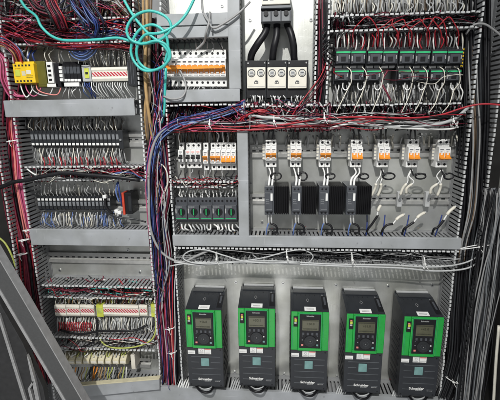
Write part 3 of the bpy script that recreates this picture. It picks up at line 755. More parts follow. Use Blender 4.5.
def whm(t, w, H, h):
    m = MB()
    for k in range(4): m.box(-w*.3, w*.2, h, h+.3, -H*.4+k*H*.22, -H*.4+k*H*.22+1.8, 'black')
    m.box(w*.5, w*.9, 3, h-4, -H*.3, H*.35, 'black'); m.build('socket_row', t)
block('connector_module', (47, 62, 53, 83), 3, 23, 'white', 'white connector module with black sockets beside the olive housing', 'connector', .3, whm)
block('white_spacer', (47, 83.6, 58, 87), 3, 22, 'white', 'small white foot block under the connector module', 'connector')
block('interface_module', (54.5, 63, 60, 87), 3, 22, 'black', 'narrow black interface module left of the white plugs', 'module')
def whp(t, w, H, h):
    m = MB()
    for k in range(4): m.box(-w*.5, w*.5, h, h+1.2, -H*.45+k*H*.25, -H*.45+k*H*.25+H*.17, 'white')
    m.build('plug_tooth', t)
block('plug_strip', (60, 66, 63, 82), 3, 22, 'grey', 'slim white toothed plug strip between black modules', 'connector', .2, whp)
def make_tb(w, H, h, name, label, cat, group, c='black', mark='white', mz=-.28, second='charcoal'):
    t = thing(name, label, cat, (0, 0, 0), group)
    m = MB(); m.prism_x([(3, -H/2), (h-3, -H/2), (h, -H*.36), (h, H*.36), (h-3, H/2), (3, H/2)], -w/2+.08, w/2-.08, c); m.build('body', t)
    m = MB(); m.box(-w*.34, w*.34, h, h+.5, -mz*H*.2-H*.06, -mz*H*.2+H*.22, second); m.build('lever', t)
    m = MB(); m.box(-w*.36, w*.36, h, h+.25, mz*H-1.0, mz*H+1.0, mark); m.build('marker', t)
    return t
tb = make_tb(4.0, 21, 20, 'fuse_terminal', None, 'terminal', 'five black fuse terminals'); bpy.context.view_layer.update()
for i in range(5):
    x, z = at(65+i*3.45, 73.5, 20); o = tb if i == 0 else copy_tree(tb); o.location = (x*S, 0, z*S); o['label'] = 'black fuse terminal, %s of five on the top left rail' % nth(i, 5)
block('marker_plate', (64, 82.5, 79, 86.5), 15, 21, 'white', 'plain white plate under the five black fuse terminals', 'marker plate')
def endc(t, w, H, h):
    m = MB(); m.box(-w*.2, w*.3, h, h+.5, -H*.3, H*.3, 'limey'); m.box(-w*.1, w*.2, h+.5, h+.7, -1, 1, 'dark'); m.build('earth_marker', t)
block('end_clamp', (82, 65, 91, 81.5), 3, 19, 'lgrey', 'grey end clamp with green-yellow marker, left of the slanted red marks', 'end clamp', .3, endc)
def make_strip(r, h, label, segs=1, ends=False):
    x0, x1, z0, z1 = rect(*r, h); loc = ((x0+x1)/2, 0, (z0+z1)/2); w, H = x1-x0, z1-z0
    t = thing('marker_strip', label, 'marker strip', loc, 'long white terminal marker strips')
    m = MB(); m.prism_x([(h-3, -H/2), (h-1, -H/2), (h, -H*.32), (h-.6, -H*.2), (h-.6, H*.2), (h, H*.32), (h-1, H/2), (h-3, H/2)], -w/2, w/2, 'cream'); m.build('carrier', t)
    MB().box(-w/2+.5, w/2-.5, h-.6, h-.4, -H*.15, H*.15, 'red_marks').build('printed_tape', t)
    return t
make_strip((91.5, 67, 127.5, 81), 21, 'white marker strip with slanted red marks on the top left rail')
def blk(t, w, H, h):
    m = MB()
    for k in range(3): m.box(-w*.4+k*w*.28, -w*.4+k*w*.28+.5, h, h+.4, -H*.42, H*.42, 'charcoal')
    m.build('fin_row', t)
block('end_module', (127.5, 60, 136.5, 86), 3, 23, 'dark', 'black end module beside the vertical duct, touched by the turquoise cable', 'module', .3, blk)
row_wires(16, 92, 127, 82, 99, 18, 14, ['white', 'lgrey'], 'pale wire fanning down from the upper marker strip', 'pale wires below the upper marker strip', r=.42, lean=8)
row_wires(6, 83, 92, 83, 99, 18, 14, ['lblue', 'lgrey', 'blue'], 'blue wire dropping from the grey end clamp', 'blue wires under the end clamp', r=.42, lean=5)
row_wires(5, 66, 80, 87, 99, 16, 14, ['lgrey', 'white'], 'thin white wire below the five black fuse terminals', 'white wires below the fuse terminals', r=.4, fill=True)
row_wires(16, 84, 128, 46, 66, 14, 16, ['lgrey', 'cream', 'grey'], 'grey looping wire above the upper marker strip', 'grey wires above the upper marker strip', r=.4, fill=True, bulge=4)
row_wires(7, 15, 36, 48, 63, 14, 18, ['white', 'white', 'blue'], 'white sleeved wire entering the yellow relay from above', 'wires above the yellow relay', r=.8, bulge=3)
row_wires(6, 48, 78, 46, 63, 14, 18, ['lgrey', 'cream'], 'pale wire above the connector module and fuse terminals', 'pale wires above the fuse terminals', r=.4, fill=True)
for i, (a, b) in enumerate(((22, 30), (27, 38), (33, 50), (38, 58))):
    pwire([(a-2, 82, 20), (a, 90, 24), ((a+b)/2, 97-i, 24), (b, 94, 22), (b+4, 86-i, 18)], .55, ('white', 'pink', 'lgrey', 'salmon')[i], ('white', 'pink', 'pale grey', 'salmon')[i]+' wire looping under the yellow relay')
# upper back fuss over row A
# ------------------------------------------------------------------ black terminal strips B and C
tbB = make_tb(3.75, 16.5, 17, 'terminal_block', None, 'terminal', 'upper strip of black terminals', c='dark', second='midgrey'); bpy.context.view_layer.update()
for i in range(22):
    x, z = at(32.6+i*4.05, 139.3, 17); o = tbB if i == 0 else copy_tree(tbB); o.location = (x*S, 0, z*S)
    o['label'] = 'black terminal with white marker, %s of the upper black strip' % nth(i, 22)
block('end_clamp', (118.5, 130.5, 123, 149), 3, 18, 'dark', 'dark end clamp closing the upper black terminal strip', 'end clamp', .3, lambda t, w, H, h: MB().cyl(0, 0, 1.1, h, h+1, 'steel', 8).build('clamp_screw', t))
tbC = make_tb(3.6, 14.5, 17, 'terminal_block', None, 'terminal', 'lower strip of black terminals', c='dark', second='midgrey', mz=.32); bpy.context.view_layer.update()
for i in range(19):
    x, z = at(39.5+i*3.85, 204, 17); o = tbC if i == 0 else copy_tree(tbC); o.location = (x*S, 0, z*S)
    o['label'] = 'black terminal with white marker, %s of the lower black strip' % nth(i, 19)
WB = ['lgrey', 'white', 'cream', 'lgrey', 'cable_grey']
row_wires(22, 33, 117, 131, 119, 13, 14, ['cable_grey', 'grey', 'cream'], 'dull grey wire rising above the upper black terminal strip', 'grey wires above the upper black strip', r=.42, fill=True, bulge=3, lean=-1)
row_wires(23, 36, 120, 148, 164, 13, 15, WB, 'white wire below the upper black terminal strip', 'white wires under the upper black strip', r=.42, bulge=3, lean=2)
row_wires(20, 43, 114, 196, 184, 12, 15, WB, 'pale wire above the lower black terminal strip', 'pale wires above the lower black strip', r=.42, bulge=3, lean=-2)
row_wires(20, 44, 122, 212, 227, 12, 17, ['lgrey', 'cream', 'cable_grey', 'lblue'], 'grey or blue wire below the lower black terminal strip', 'wires under the lower black strip', r=.42, fill=True, bulge=3, lean=2)
# red numbers sleeves in row B
for i in range(14):
    px = 42+i*5.6+random.uniform(-1, 1); pwire([(px, 157, 14), (px+1.5, 161, 17), (px+2, 166, 18)], .55, 'red', 'red wire end among white wires below the upper black strip', group='red wire ends')
# communication module
def comm(t, w, H, h):
    MB().box(-w/2-2.2, -w/2, 8, h+1.5, -H/2-.5, H/2+.5, 'redor').build('orange_cover', t, bev=.3)
    m = MB(); m.box(-w/2-3.6, -w/2-2.2, 8, h-2, -H*.35, H*.1, 'dgreen'); m.build('side_plug', t)
    m = MB(); m.box(w*.0, w*.4, h, h+.3, -H*.35, H*.35, 'dark'); m.build('front_lid', t)
block('communication_module', (125, 193, 132, 214), 3, 20, 'black', 'black module with bright orange-red side at the end of the lower strip', 'module', .3, comm)
pwire([(118, 182, 22), (119, 190, 24), (121, 200, 22), (122, 206, 16)], .9, 'blue', 'blue wire dropping beside the orange-red module')
pwire([(117, 183, 20), (116, 192, 22), (119, 202, 20)], .8, 'lblue', 'light blue wire left of the orange-red module')
pwire([(104, 211, 18), (112, 215, 22), (122, 218, 22), (134, 219, 20), (146, 222, 18)], .9, 'dark', 'black cable crossing under the orange-red module')
pwire([(105, 197, 20), (106, 207, 22), (113, 214, 20)], 1.2, 'black', 'short black cable curling at the end of the lower strip')
for q, (px, py) in enumerate(((104, 197), (116, 211.5), (119, 213))):
    x0, x1, z0, z1 = rect(px-1.8, py-1.6, px+1.8, py+1.6, 24); tag(MB().box(x0, x1, 20, 24, z0, z1, 'white').build('white_plug', None, (x0, 24, z0), rel=True, bev=.5), ('white plug above the end of the lower strip', 'white plug left of the orange-red module', 'white plug just under the orange-red module')[q], 'plug')

# ------------------------------------------------------------------ row E: striped marker strips over pale terminals
tbE = make_tb(3.2, 15, 13, 'terminal_block', None, 'terminal', 'pale terminals behind the red striped strips', c='lgrey', second='grey', mark='cream'); bpy.context.view_layer.update()
for i in range(33):
    x, z = at(57+i*3.02, 311.5, 13); o = tbE if i == 0 else copy_tree(tbE); o.location = (x*S, 0, z*S)
    o['label'] = 'pale terminal, %s behind the red striped marker strips' % nth(i, 33)
for i, (a, b) in enumerate(((54.5, 65.8), (66.3, 79.5), (80, 94))):
    make_strip((a, 305.5, b, 316.5), 18, 'white marker strip with red marks, %s of three left of the yellow marker' % ('leftmost', 'middle', 'rightmost')[i])
make_strip((103, 305.5, 138.5, 316.5), 18, 'long white marker strip with red marks right of the yellow marker')
make_strip((139.2, 305.5, 147, 316.5), 18, 'short white marker strip with red marks beside the green-yellow end')
def ymk(t, w, H, h): MB().box(-w*.35, w*.35, h, h+.4, -H*.15, H*.3, 'gy').build('ground_symbol', t)
block('earth_terminal', (96.5, 305, 103, 317), 5, 18.5, 'limey', 'yellow-green earth terminal between the striped marker strips', 'terminal', .3, ymk)
block('earth_terminal', (151, 304.5, 155, 317), 5, 18.5, 'limey', 'yellow-green earth terminal at the right end of the striped strips', 'terminal', .3, ymk)
row_wires(32, 58, 152, 305, 297, 12, 16, ['white', 'lgrey', 'cream', 'darkred', 'tan'], 'white sleeved wire above the red striped marker strips', 'wires above the striped strips', r=.5, fill=True, bulge=2)
row_wires(34, 58, 152, 317, 333, 12, 15, ['white', 'lgrey', 'cream', 'lgrey'], 'white wire hanging below the red striped marker strips', 'white wires below the striped strips', r=.48, fill=True, bulge=3, lean=1)
for i in range(16):
    px = 59+i*2.1; pwire([(px, 322, 14), (px+.8, 326, 18), (px-.6, 331, 18)], .6, 'red', 'red wire end below the left striped strips', group='red wire ends low')
pwire([(60, 330, 20), (80, 334, 24), (100, 331, 24), (120, 331, 24), (136, 330, 22), (147, 325, 20)], 1.2, 'black', 'thick black cable sagging below the red striped strips')
pwire([(97, 318, 20), (97, 330, 24), (95, 340, 25), (85, 346, 25), (70, 349, 22)], 1.0, 'black', 'black cable dropping from the yellow earth terminal to the duct')
pwire([(155, 315, 20), (156, 326, 24), (153, 338, 27), (142, 345, 27), (125, 348, 27), (110, 347, 26), (102, 342, 22), (100, 335, 18)], .8, 'gy', 'green-yellow earth wire sweeping below the striped strips')
# ------------------------------------------------------------------ row F: large beige terminals
tbF = thing('power_terminal', None, 'terminal', (0, 0, 0), 'row of large beige terminals')
m = MB(); w, H = 6.9, 11.5
m.prism_x([(3, -H/2), (13, -H/2), (18, -H*.2), (18, H*.2), (13, H/2), (3, H/2)], -w/2+.1, w/2-.1, 'beige'); m.build('body', tbF, bev=.3)
MB().box(-w*.42, w*.42, 18, 18.6, -H*.12, H*.12, 'cream').build('marker', tbF, bev=.2)
m = MB(); m.cyl(0, H*.34, .9, 13.5, 16.0, 'steel', 8); m.cyl(0, -H*.34, .9, 13.5, 16.0, 'steel', 8); m.build('screw_pair', tbF)
bpy.context.view_layer.update()
for i in range(9):
    x, z = at(64.5+i*7.35, 361.5, 17); o = tbF if i == 0 else copy_tree(tbF); o.location = (x*S, 0, z*S)
    o['label'] = 'large beige power terminal, %s of nine near the bottom left' % nth(i, 9)
block('end_clamp', (131, 355, 135, 369), 3, 17, 'cream', 'pale end clamp right of the nine large beige terminals', 'end clamp', .3)
row_wires(20, 66, 126, 352, 357, 14, 12, ['white', 'cream', 'gy', 'lgrey'], 'short pale wire above the large beige terminals', 'wires above the large beige terminals', r=.6, fill=True, bulge=2)
row_wires(22, 64, 127, 367, 381, 12, 16, ['brown', 'tan', 'gy', 'white', 'red', 'dark', 'orange', 'lgrey'], 'coloured wire hanging below the large beige terminals', 'coloured wires below the beige terminals', r=.65, bulge=4, lean=-1.5)
# loose tray below
a, b, c, d = P3(78, 385, 30), P3(160, 378, 30), P3(160, 388, 30), P3(79, 396, 30)
m = MB(); m.prism_h([(a[0], a[2]), (b[0], b[2]), (c[0], c[2]), (d[0], d[2])], 28, 32, 'cover')
m.prism_h([(a[0], a[2]+.05), (b[0], b[2]+.05), (b[0], b[2]+1.1), (a[0], a[2]+1.1)], 27, 32.4, 'beige')
tag(m.build('loose_cover', None, (a[0], 30, d[2]), rel=True), 'loose tilted grey duct cover with a yellowish edge at the bottom left', 'duct cover')

for i, (px, py) in enumerate(((251, 183), (262, 222), (385, 186), (452, 214), (455, 168), (236, 282), (283, 283), (336, 285), (388, 286), (432, 285), (235, 372), (284, 374), (337, 376), (160, 6), (222, 6), (311, 20), (250, 20), (146, 127), (60, 270), (128, 250), (140, 272))):
    x, z = at(px, py, 0); m = MB(); m.cyl(0, 0, 1.5, .1, .9, 'steel', 14); m.box(-1, 1, .9, .95, -.2, .2, 'dark'); m.box(-.2, .2, .9, .97, -1, 1, 'dark')
    tag(m.build('panel_screw', None, (x, 0, z)), 'small cross-head screw in the bare metal panel', 'screw', 'screws in the metal panel')
# ------------------------------------------------------------------ wires of the right panels
row_wires(22, 168, 224, 87, 92, 14, 18, ['charcoal', 'dark', 'lgrey'], 'short dark wire below the eleven breakers', 'wires below the eleven breakers', r=.55, fill=True)
row_wires(11, 169, 223, 40, 50, 14, 15, ['dark', 'charcoal', 'cable_grey'], 'dark wire feeding the eleven breakers from above', 'wires above the eleven breakers', r=.6, fill=True)
row_wires(10, 180, 235, 130, 142, 14, 14, ['dark', 'cable_grey', 'white'], 'thin wire above the black toggle breakers', 'wires above the mixed breakers', r=.55, fill=True)
row_wires(10, 181, 234, 170, 181, 13, 14, ['dark', 'cable_grey', 'black'], 'dark wire below the black toggle breakers', 'wires below the mixed breakers', r=.6)
row_wires(18, 180, 236, 190, 198, 14, 15, ['white', 'lgrey'], 'white wire entering the five motor starters from above', 'white wires above the motor starters', r=.65, bulge=2)
row_wires(16, 182, 236, 223, 231, 13, 17, ['white', 'white', 'lgrey'], 'white sleeved wire leaving the five motor starters below', 'white wires below the motor starters', r=.85, bulge=2, lean=2.5)
row_wires(32, 336, 462, 33, 50, 16, 17, ['white', 'lgrey', 'red', 'cream', 'cable_grey'], 'wire dropping into the upper row of contactors', 'wires above the contactors', r=.6, fill=True, bulge=3)
row_wires(34, 335, 460, 84, 101, 16, 17, ['lgrey', 'white', 'cable_grey', 'cable_grey', 'dark'], 'white sleeved wire below the lower row of contactors', 'white wires below the contactors', r=.58, fill=True, bulge=3)
row_wires(38, 335, 470, 0, 13, 10, 17, ['lgrey', 'cream', 'cable_grey', 'grey'], 'pale wire above the duct at the upper right edge', 'pale wires at the top right', r=.6, fill=True, bulge=1)
for i, px in enumerate((347, 362, 379, 409, 423, 440, 455)):
    jx = random.uniform(-3, 3); pwire([(px+jx*.3, 67, 20), (px+4, 72+jx, 25), (px+4-jx*.4, 82, 26), (px+jx*.5, 92+jx, 24), (px-6+i*.4+jx, 104, 27), (px-10+jx*1.5, 113, 26)], .42, 'cream', 'cream wire looping down in front of the lower contactors, %s' % nth(i, 7))
    pwire([(px-4, 82, 18), (px-4, 88, 22), (px-1, 90, 23), (px+2, 86, 22), (px+2, 82, 18)], .5, 'white', 'small white loop of wire under the lower contactors, %s' % nth(i, 7))
for i, (a, b) in enumerate(((354, 378), (378, 396), (384, 410), (400, 428), (410, 440), (428, 447), (436, 458))):
    q = random.uniform(-2, 6); pwire([(a, 48, 18), (a-1, 32, 24), (a+5+q*.4, 22+q*.5, 28), ((a+b)/2+q, 16+abs(q)*.6, 28), (b-4, 22+q*.5, 28), (b+q*.3, 33, 25), (b, 46, 18)], .45, 'red', 'red wire arching over the duct above the contactors, %s' % nth(i, 7))
pwire([(388, 70, 18), (382, 82, 18), (387, 93, 20), (391, 101, 18)], .8, 'darkred', 'dark red wire in the gap of the lower contactor row')
# dual breaker wires
for i, (px, dn) in enumerate(dual):
    who = nth(i, 7)
    for d in (-2.6, 2.6):
        pwire([(px+d, 140, 13), (px+d*.9, 134, 17), (px+d+random.uniform(-2, 2), 127, 17)], .8, 'dark', 'dark wire rising from a dual breaker into the duct', group='dark wires above the dual breakers')
    if i < 4:
        tx = (270, 297, 325, 352)[i]
        for d in (-1.5, 1.8):
            pwire([(px+d*1.4, 168, 13), (px+d+1, 173, 20), (tx+d+1, 179, 22), (tx+d, 187, 26)], .75, 'white', 'white wire from a dual breaker down to a heatsink relay', group='white wires above the heatsink relays', sleeve=(.5, .95, 1.0, 'white'))
        for d in (-1.4, 1.4):
            pwire([(tx+d, 214, 26), (tx+d, 219, 24), (tx+d+.4, 224, 20)], .8, 'white', 'short white sleeve below a heatsink relay', group='white wires below the heatsink relays')
        pwire([(tx-1, 222, 21), (tx-3, 228, 21), (tx-4, 236, 18)], .65, 'lblue', 'blue wire entering the duct below the heatsink relay, %s of four' % nth(i, 4))
        pwire([(tx, 223, 21), (tx+6, 226, 22), (tx+7, 232, 22), (tx+2, 233, 20)], 1.0, 'black', 'short black wire hooked below the heatsink relay, %s of four' % nth(i, 4))
    # black curl
    ra, rb, ph = random.uniform(3.4, 5.2), random.uniform(2.4, 3.8), random.uniform(-.5, .6)
    cx, cz = at(px+6, 176, 20); pts = [P3(px-2, 169, 14), P3(px, 174, 20)]
    for k in range(12):
        a = math.pi+ph-k*2*math.pi/8.5; pts.append((cx+ra*math.cos(a)+.15*k*(1 if i % 2 else -1), 20+.3*k, cz+rb*math.sin(a)))
    wire(pts, .75, 'black', 'black wire curl below the dual breakers, %s of seven' % who, group='black wire curls', name='wire_curl')
    if i >= 4:
        for d in (0, 6):
            jj = random.uniform(-2, 2); pts = [(px-2+d*.3, 170, 15), (px-5+d*.5+jj, 176, 20), (px-5+d*.7-jj, 182, 22), (px-10+d+jj, 188, 20), (px-13+d*1.1, 196+jj, 18)]
            pwire(pts, .5, 'white', 'loose white wire with beige plug hanging from dual breaker, %s' % who, group='loose wires with beige plugs', sleeve=(.6, .98, 1.25, 'cream'))
for i, (x_, y_, dx, dy) in enumerate(((376, 213, 5, -8), (391, 222, 14, -8), (412, 220, 14, -8), (442, 218, 14, -12))):
    pwire([(x_-10, 234, 15), (x_-8, 229, 21), (x_-4, 224+i, 22), (x_+2, y_+2, 22)], 1.1, 'black', 'black lead rising from the duct to a beige plug, %s of four' % nth(i, 4))
    pwire([(x_+1, y_+3, 22), (x_+dx*.5, y_+dy*.5, 22), (x_+dx, y_+dy, 20)], .7, 'white', 'beige plug lying right of the heatsink relays, %s of four' % nth(i, 4), sleeve=(.4, .98, 1.4, 'cream'), name='loose_plug', cat='plug')
    pwire([(x_-9+i*3, 215, 10), (x_-9+i*2, 225, 18), (x_-10+i, 236, 18)], .6, 'blue', 'blue wire slipping into the duct right of the relays, %s of four' % nth(i, 4))
# terminal carriers next to the dual breakers
for i, px in enumerate((264, 289, 318, 349.5, 375.5, 403.5, 433.5)):
    def fuse(t, w, H, h):
        m = MB()
        for k in range(5): m.box(-w*.5, w*.2, h, h+.5, -H*.45+k*H*.2, -H*.45+k*H*.2+1.6, 'cream')
        m.build('clip_row', t)
    block('rail_clamp', (px-1.5, 144, px+1.5, 160), 3, 10, 'grey', 'thin grey rail clamp left of dual breaker, %s of seven' % nth(i, 7), 'clamp', .2, fuse, 'rail clamps beside the dual breakers')
for i, px in enumerate((400, 428, 457)):
    block('rail_stop', (px-2.4, 192, px+2.4, 207), 3, 9, 'lgrey', 'pale end stop on the lower rail, %s of three' % nth(i, 3), 'end stop', .5, lambda t, w, H, h: MB().cyl(0, 0, 1.3, h, h+1, 'steel', 8).build('stop_screw', t), 'end stops on the lower rail')
# wiring plugs under the drives
for i, (a, b, t_, bo, tp) in enumerate(drives):
    for k in range(5):
        px = (a-8+k*2.2) if i else (a-9+k*2.4)
        pwire([(px+4, bo-9, 16), (px+2, bo-6, 24), (px-1, bo+3, 26)], .9, 'lgrey' if i else 'white', 'pale wire slipping into the bottom duct left of a drive', group='pale wires beside the drives', n=5)
    pwire([(a+8, bo-3, 30), (a+14, bo+3, 42), (a+22, bo+4, 42), (a+28, bo-2, 32)], 1.2, 'black', 'black cable looping under drive, %s' % nth(i, 5))
    pwire([(a+10, bo-3, 30), (a+16, bo+1, 40), (a+23, bo, 40), (a+26, bo-3, 32)], .6, 'lgrey', 'pale thin wire under drive, %s' % nth(i, 5))

# ------------------------------------------------------------------ tangles inside the ducts
REDS = ['darkred', 'darkred', 'red', 'black', 'pink']; MIX = ['black', 'black', 'dark', 'darkred', 'cable_grey', 'navy']
htangle('A0', 130, ['darkred', 'darkred', 'darkred', 'red', 'black', 'black', 'dark'], 'crowded dark red and black wires in the top left duct', seed=1, hmax=22)
bx = at(70, 30, 15)[0]
htangle('A0', 30, ['blue', 'blue', 'lblue', 'navy', 'red'], 'blue wires crowding the right half of the top left duct', seed=2, hmax=24, x0=bx, hmin=12)
htangle('A2', 45, REDS+['lgrey', 'black'], 'red and black wires lying in the duct between the black strips', seed=3, hmax=18)
htangle('A4', 40, ['darkred', 'red', 'black', 'cable_grey', 'aqua', 'black'], 'red and dark wires in the duct above the striped strips', seed=4, hmax=20)
htangle('A5', 40, ['darkred', 'black', 'cable_grey', 'cream', 'red'], 'mixed wires in the duct below the striped strips', seed=5, hmax=20)
htangle('C0', 75, ['black', 'black', 'dark', 'darkred', 'cable_grey'], 'black and red wires packed in the duct above the contactors', seed=6, hmax=20, sleeves=.9)
htangle('D0', 55, ['black', 'black', 'darkred', 'navy', 'blue'], 'dark wires in the duct above the black toggle breakers', seed=7, hmax=18)
htangle('D1', 120, ['black', 'black', 'black', 'dark', 'darkred', 'cable_grey'], 'black wires packed behind the thick cables above the dual breakers', seed=8, hmax=18, sleeves=.9)
htangle('E0', 18, ['darkred', 'red', 'black', 'cream'], 'red and white wires in the narrow duct over the motor starters', seed=9, hmax=20, zpad=.8)
htangle('F1', 40, ['black', 'dark', 'black', 'cable_grey'], 'dark wires deep in the duct above the drives', seed=10, hmax=12, sleeves=.2)
for key, lab in (('A1', 'hidden'),): pass
fuzz(25, 125, 118, 131, 110, ['cable_grey', 'brown', 'dark', 'grey'], 8, 'fine dull wires behind the upper black terminal strip', 21)
fuzz(40, 122, 214, 230, 110, ['cable_grey', 'lgrey', 'cream', 'lblue'], 9, 'fine pale wires below the lower black terminal strip', 22)
fuzz(38, 125, 150, 166, 70, ['lgrey', 'cream', 'dark', 'cable_grey'], 9, 'fine pale wires below the upper black terminal strip', 23)
fuzz(56, 152, 318, 336, 150, ['lgrey', 'cream', 'white', 'cable_grey'], 9, 'dense pale wires below the striped marker strips', 24)
fuzz(56, 152, 296, 306, 90, ['lgrey', 'tan', 'dark', 'darkred', 'gy'], 9, 'dense mixed wires above the striped marker strips', 25)
fuzz(335, 470, -8, 14, 160, ['lgrey', 'cable_grey', 'brown', 'cream', 'dark'], 8, 'dense grey wires above the upper right duct', 26, r=(.35, .6))
fuzz(334, 462, 86, 104, 130, ['cable_grey', 'lgrey', 'dark', 'cream'], 8, 'dense grey wires behind those below the contactors', 27)
fuzz(334, 462, 32, 50, 90, ['cable_grey', 'dark', 'darkred', 'red'], 9, 'dense wires behind those above the contactors', 28)
fuzz(84, 130, 46, 66, 60, ['cream', 'lgrey', 'cable_grey'], 8, 'fine cream wires above the upper marker strip', 29)
fuzz(0, 132, -14, 18, 230, ['black', 'dark', 'darkred', 'cable_grey', 'brown'], 14, 'dark wires hanging in from the top left', 30, r=(.5, 1.1), lean=8)
fuzz(240, 332, 103, 130, 260, ['black', 'black', 'black', 'dark', 'darkred', 'lgrey'], 18, 'dark wires dropping through the duct under the overload relays', 31, r=(.5, .9), lean=9)
fuzz(332, 462, 106, 116, 260, ['black', 'black', 'dark', 'darkred', 'lgrey'], 16, 'dark wire ends hanging in the duct below the contactors', 35, r=(.4, .7), lean=3)
fuzz(334, 480, 14, 29, 240, ['black', 'black', 'dark', 'darkred', 'lgrey'], 14, 'dark wire ends inside the duct above the contactors', 36, r=(.4, .7), lean=4)
fuzz(30, 144, 168, 180, 140, ['black', 'black', 'dark', 'darkred', 'lgrey', 'red'], 14, 'dark wire ends inside the duct between the black strips', 37, r=(.4, .7), lean=5)
fuzz(4, 130, 20, 43, 240, ['black', 'black', 'dark', 'darkred', 'darkred', 'lgrey'], 15, 'dark wire ends inside the top left duct', 38, r=(.4, .8), lean=6)
fuzz(172, 238, 106, 128, 110, ['black', 'dark', 'black', 'navy', 'darkred'], 14, 'dark wire ends in the duct above the black toggle breakers', 39, r=(.4, .8), lean=6)
fuzz(48, 152, 289, 298, 120, ['black', 'dark', 'darkred', 'lgrey', 'aqua'], 12, 'wire ends in the duct above the striped strips', 40, r=(.4, .6), lean=5)
fuzz(60, 155, 340, 349, 110, ['black', 'dark', 'black', 'lgrey', 'darkred'], 12, 'wire ends in the duct below the striped strips', 66, r=(.4, .6), lean=5)
fuzz(176, 238, 130, 145, 60, ['dark', 'cable_grey', 'brown'], 6, 'fine dark wires behind the mixed breakers', 32)
fuzz(176, 460, 251, 262, 200, ['dark', 'black', 'cable_grey', 'lgrey'], 8, 'short dark wires in the duct above the drives', 33, r=(.5, .9), lean=8)
# short vertical fingers of shrink sleeves behind dual breakers
fuzz(250, 462, 135, 147, 60, ['lgrey', 'grey', 'cream'], 5, 'small pale wire ends above the rail of dual breakers', 34, r=(.6, .9), lean=2)

# ------------------------------------------------------------------ bundles and loose cables
bundle([(16, 95, 18), (14, 125, 20), (17, 155, 20), (20, 185, 21), (25, 215, 21), (29, 240, 18)], 26, 3.4, (.4, .7), ['pink', 'pink', 'salmon', 'darkred', 'red'], 'bundle of pink wires running down the far left duct', 41, wander=1.7)
bundle([(8, 130, 6), (12, 170, 8), (20, 215, 10), (27, 250, 16), (31, 290, 16), (38, 330, 14), (48, 380, 10)], 44, 8.5, (.5, .9), ['darkred', 'darkred', 'red', 'darkred', 'black'], 'thick bundle of dark red wires in the lower far left duct', 42, wander=2.2)
bundle([(20, 60, 10), (14, 100, 8), (12, 150, 8), (20, 230, 8), (30, 320, 8), (36, 400, 8)], 50, 9, (.5, 1.1), ['black', 'darkred', 'dark', 'black'], 'black wires deep in the far left duct', 43)
bundle([(-6, 24, 20), (8, 27, 24), (22, 33, 25), (45, 38, 24), (75, 42, 24), (110, 41, 22), (140, 46, 16)], 22, 6, (.35, .6), ['red', 'pink', 'darkred', 'darkred', 'black'], 'red wires sweeping across the top left duct', 44, wander=1.6)
bundle([(-6, 40, 26), (6, 44, 28), (16, 52, 26), (20, 64, 20)], 9, 4, (.5, .8), ['red', 'lblue', 'pink', 'darkred', 'tan'], 'blue and red wires bending down beside the yellow relay', 45, wander=1.4)
bundle([(-4, 52, 22), (4, 62, 24), (5, 80, 24), (14, 96, 20), (26, 99, 18)], 12, 3, (.6, .9), ['pink', 'darkred', 'pink'], 'pink wires curving down left of the yellow relay', 46, wander=1.2)
bundle([(46, -6, 34), (50, 6, 36), (57, 18, 36), (62, 30, 30)], 22, 4.5, (.5, .75), ['darkred', 'darkred', 'darkred', 'red', 'black'], 'dark red wire bundle hanging from the top over the left duct', 47)
bundle([(28, -4, 34), (38, 8, 34), (54, 14, 33), (66, 22, 30)], 14, 3.6, (.5, .8), ['darkred', 'black', 'darkred'], 'dark red wires crossing near the top left', 48)
bundle([(74, -8, 30), (80, 4, 34), (88, 16, 35), (95, 26, 34), (94, 36, 28)], 24, 8, (.4, .65), ['blue', 'navy', 'navy', 'black', 'lblue'], 'loose bunch of blue wires at the top left', 49, wander=2.2)
bundle([(80, 30, 26), (92, 36, 28), (104, 36, 28), (120, 34, 26), (140, 40, 24)], 10, 3, (.6, .9), ['blue', 'navy', 'lblue'], 'blue wires running right towards the turquoise coil', 50)
bundle([(72, 46, 20), (76, 54, 24), (84, 56, 24), (92, 50, 22), (94, 42, 18)], 9, 4, (.5, .7), ['blue', 'lblue', 'lblue'], 'blue wires looping below the top left duct', 51)
bundle([(112, -8, 22), (116, 4, 24), (124, 14, 24), (130, 22, 20)], 16, 5, (.6, .9), ['brown', 'cable_grey', 'brown', 'cream'], 'greyish brown wires entering at the top centre left', 52)
# centre trunk
bundle([(162, 60, 10), (163, 100, 12), (160, 130, 14), (157, 165, 16), (160, 200, 16), (163, 240, 16), (166, 280, 16), (168, 330, 14), (170, 398, 12)], 40, 6.5, (.45, .75), ['pink', 'darkred', 'darkred', 'darkred', 'navy', 'black', 'black'], 'pink and red wires running down the middle vertical duct', 53, wander=2.8)
bundle([(246, 105, 22), (222, 113, 26), (200, 119, 28), (182, 123, 29), (168, 130, 29), (158, 142, 28), (153, 160, 27), (151, 185, 26), (153, 215, 24), (156, 250, 20), (160, 300, 16)], 26, 3.8, (.38, .62), ['blue', 'navy', 'blue', 'lblue', 'pink', 'lgrey', 'darkred', 'black'], 'blue and mixed wires sweeping across and down the middle duct', 54, wander=1.8)
bundle([(152, 20, 12), (153, 60, 13), (154, 100, 13), (157, 140, 10), (161, 200, 10), (164, 260, 8), (168, 330, 8), (172, 410, 8)], 60, 7.5, (.6, 1.1), ['black', 'black', 'dark', 'darkred'], 'black wires deep in the middle vertical duct', 55)
bundle([(172, 262, 14), (170, 290, 20), (171, 330, 20), (172, 370, 20), (174, 400, 18)], 18, 4.5, (.4, .65), ['pink', 'red', 'salmon', 'darkred', 'navy', 'black', 'lgrey'], 'pink wire bundle low in the middle duct', 56, wander=1.8)
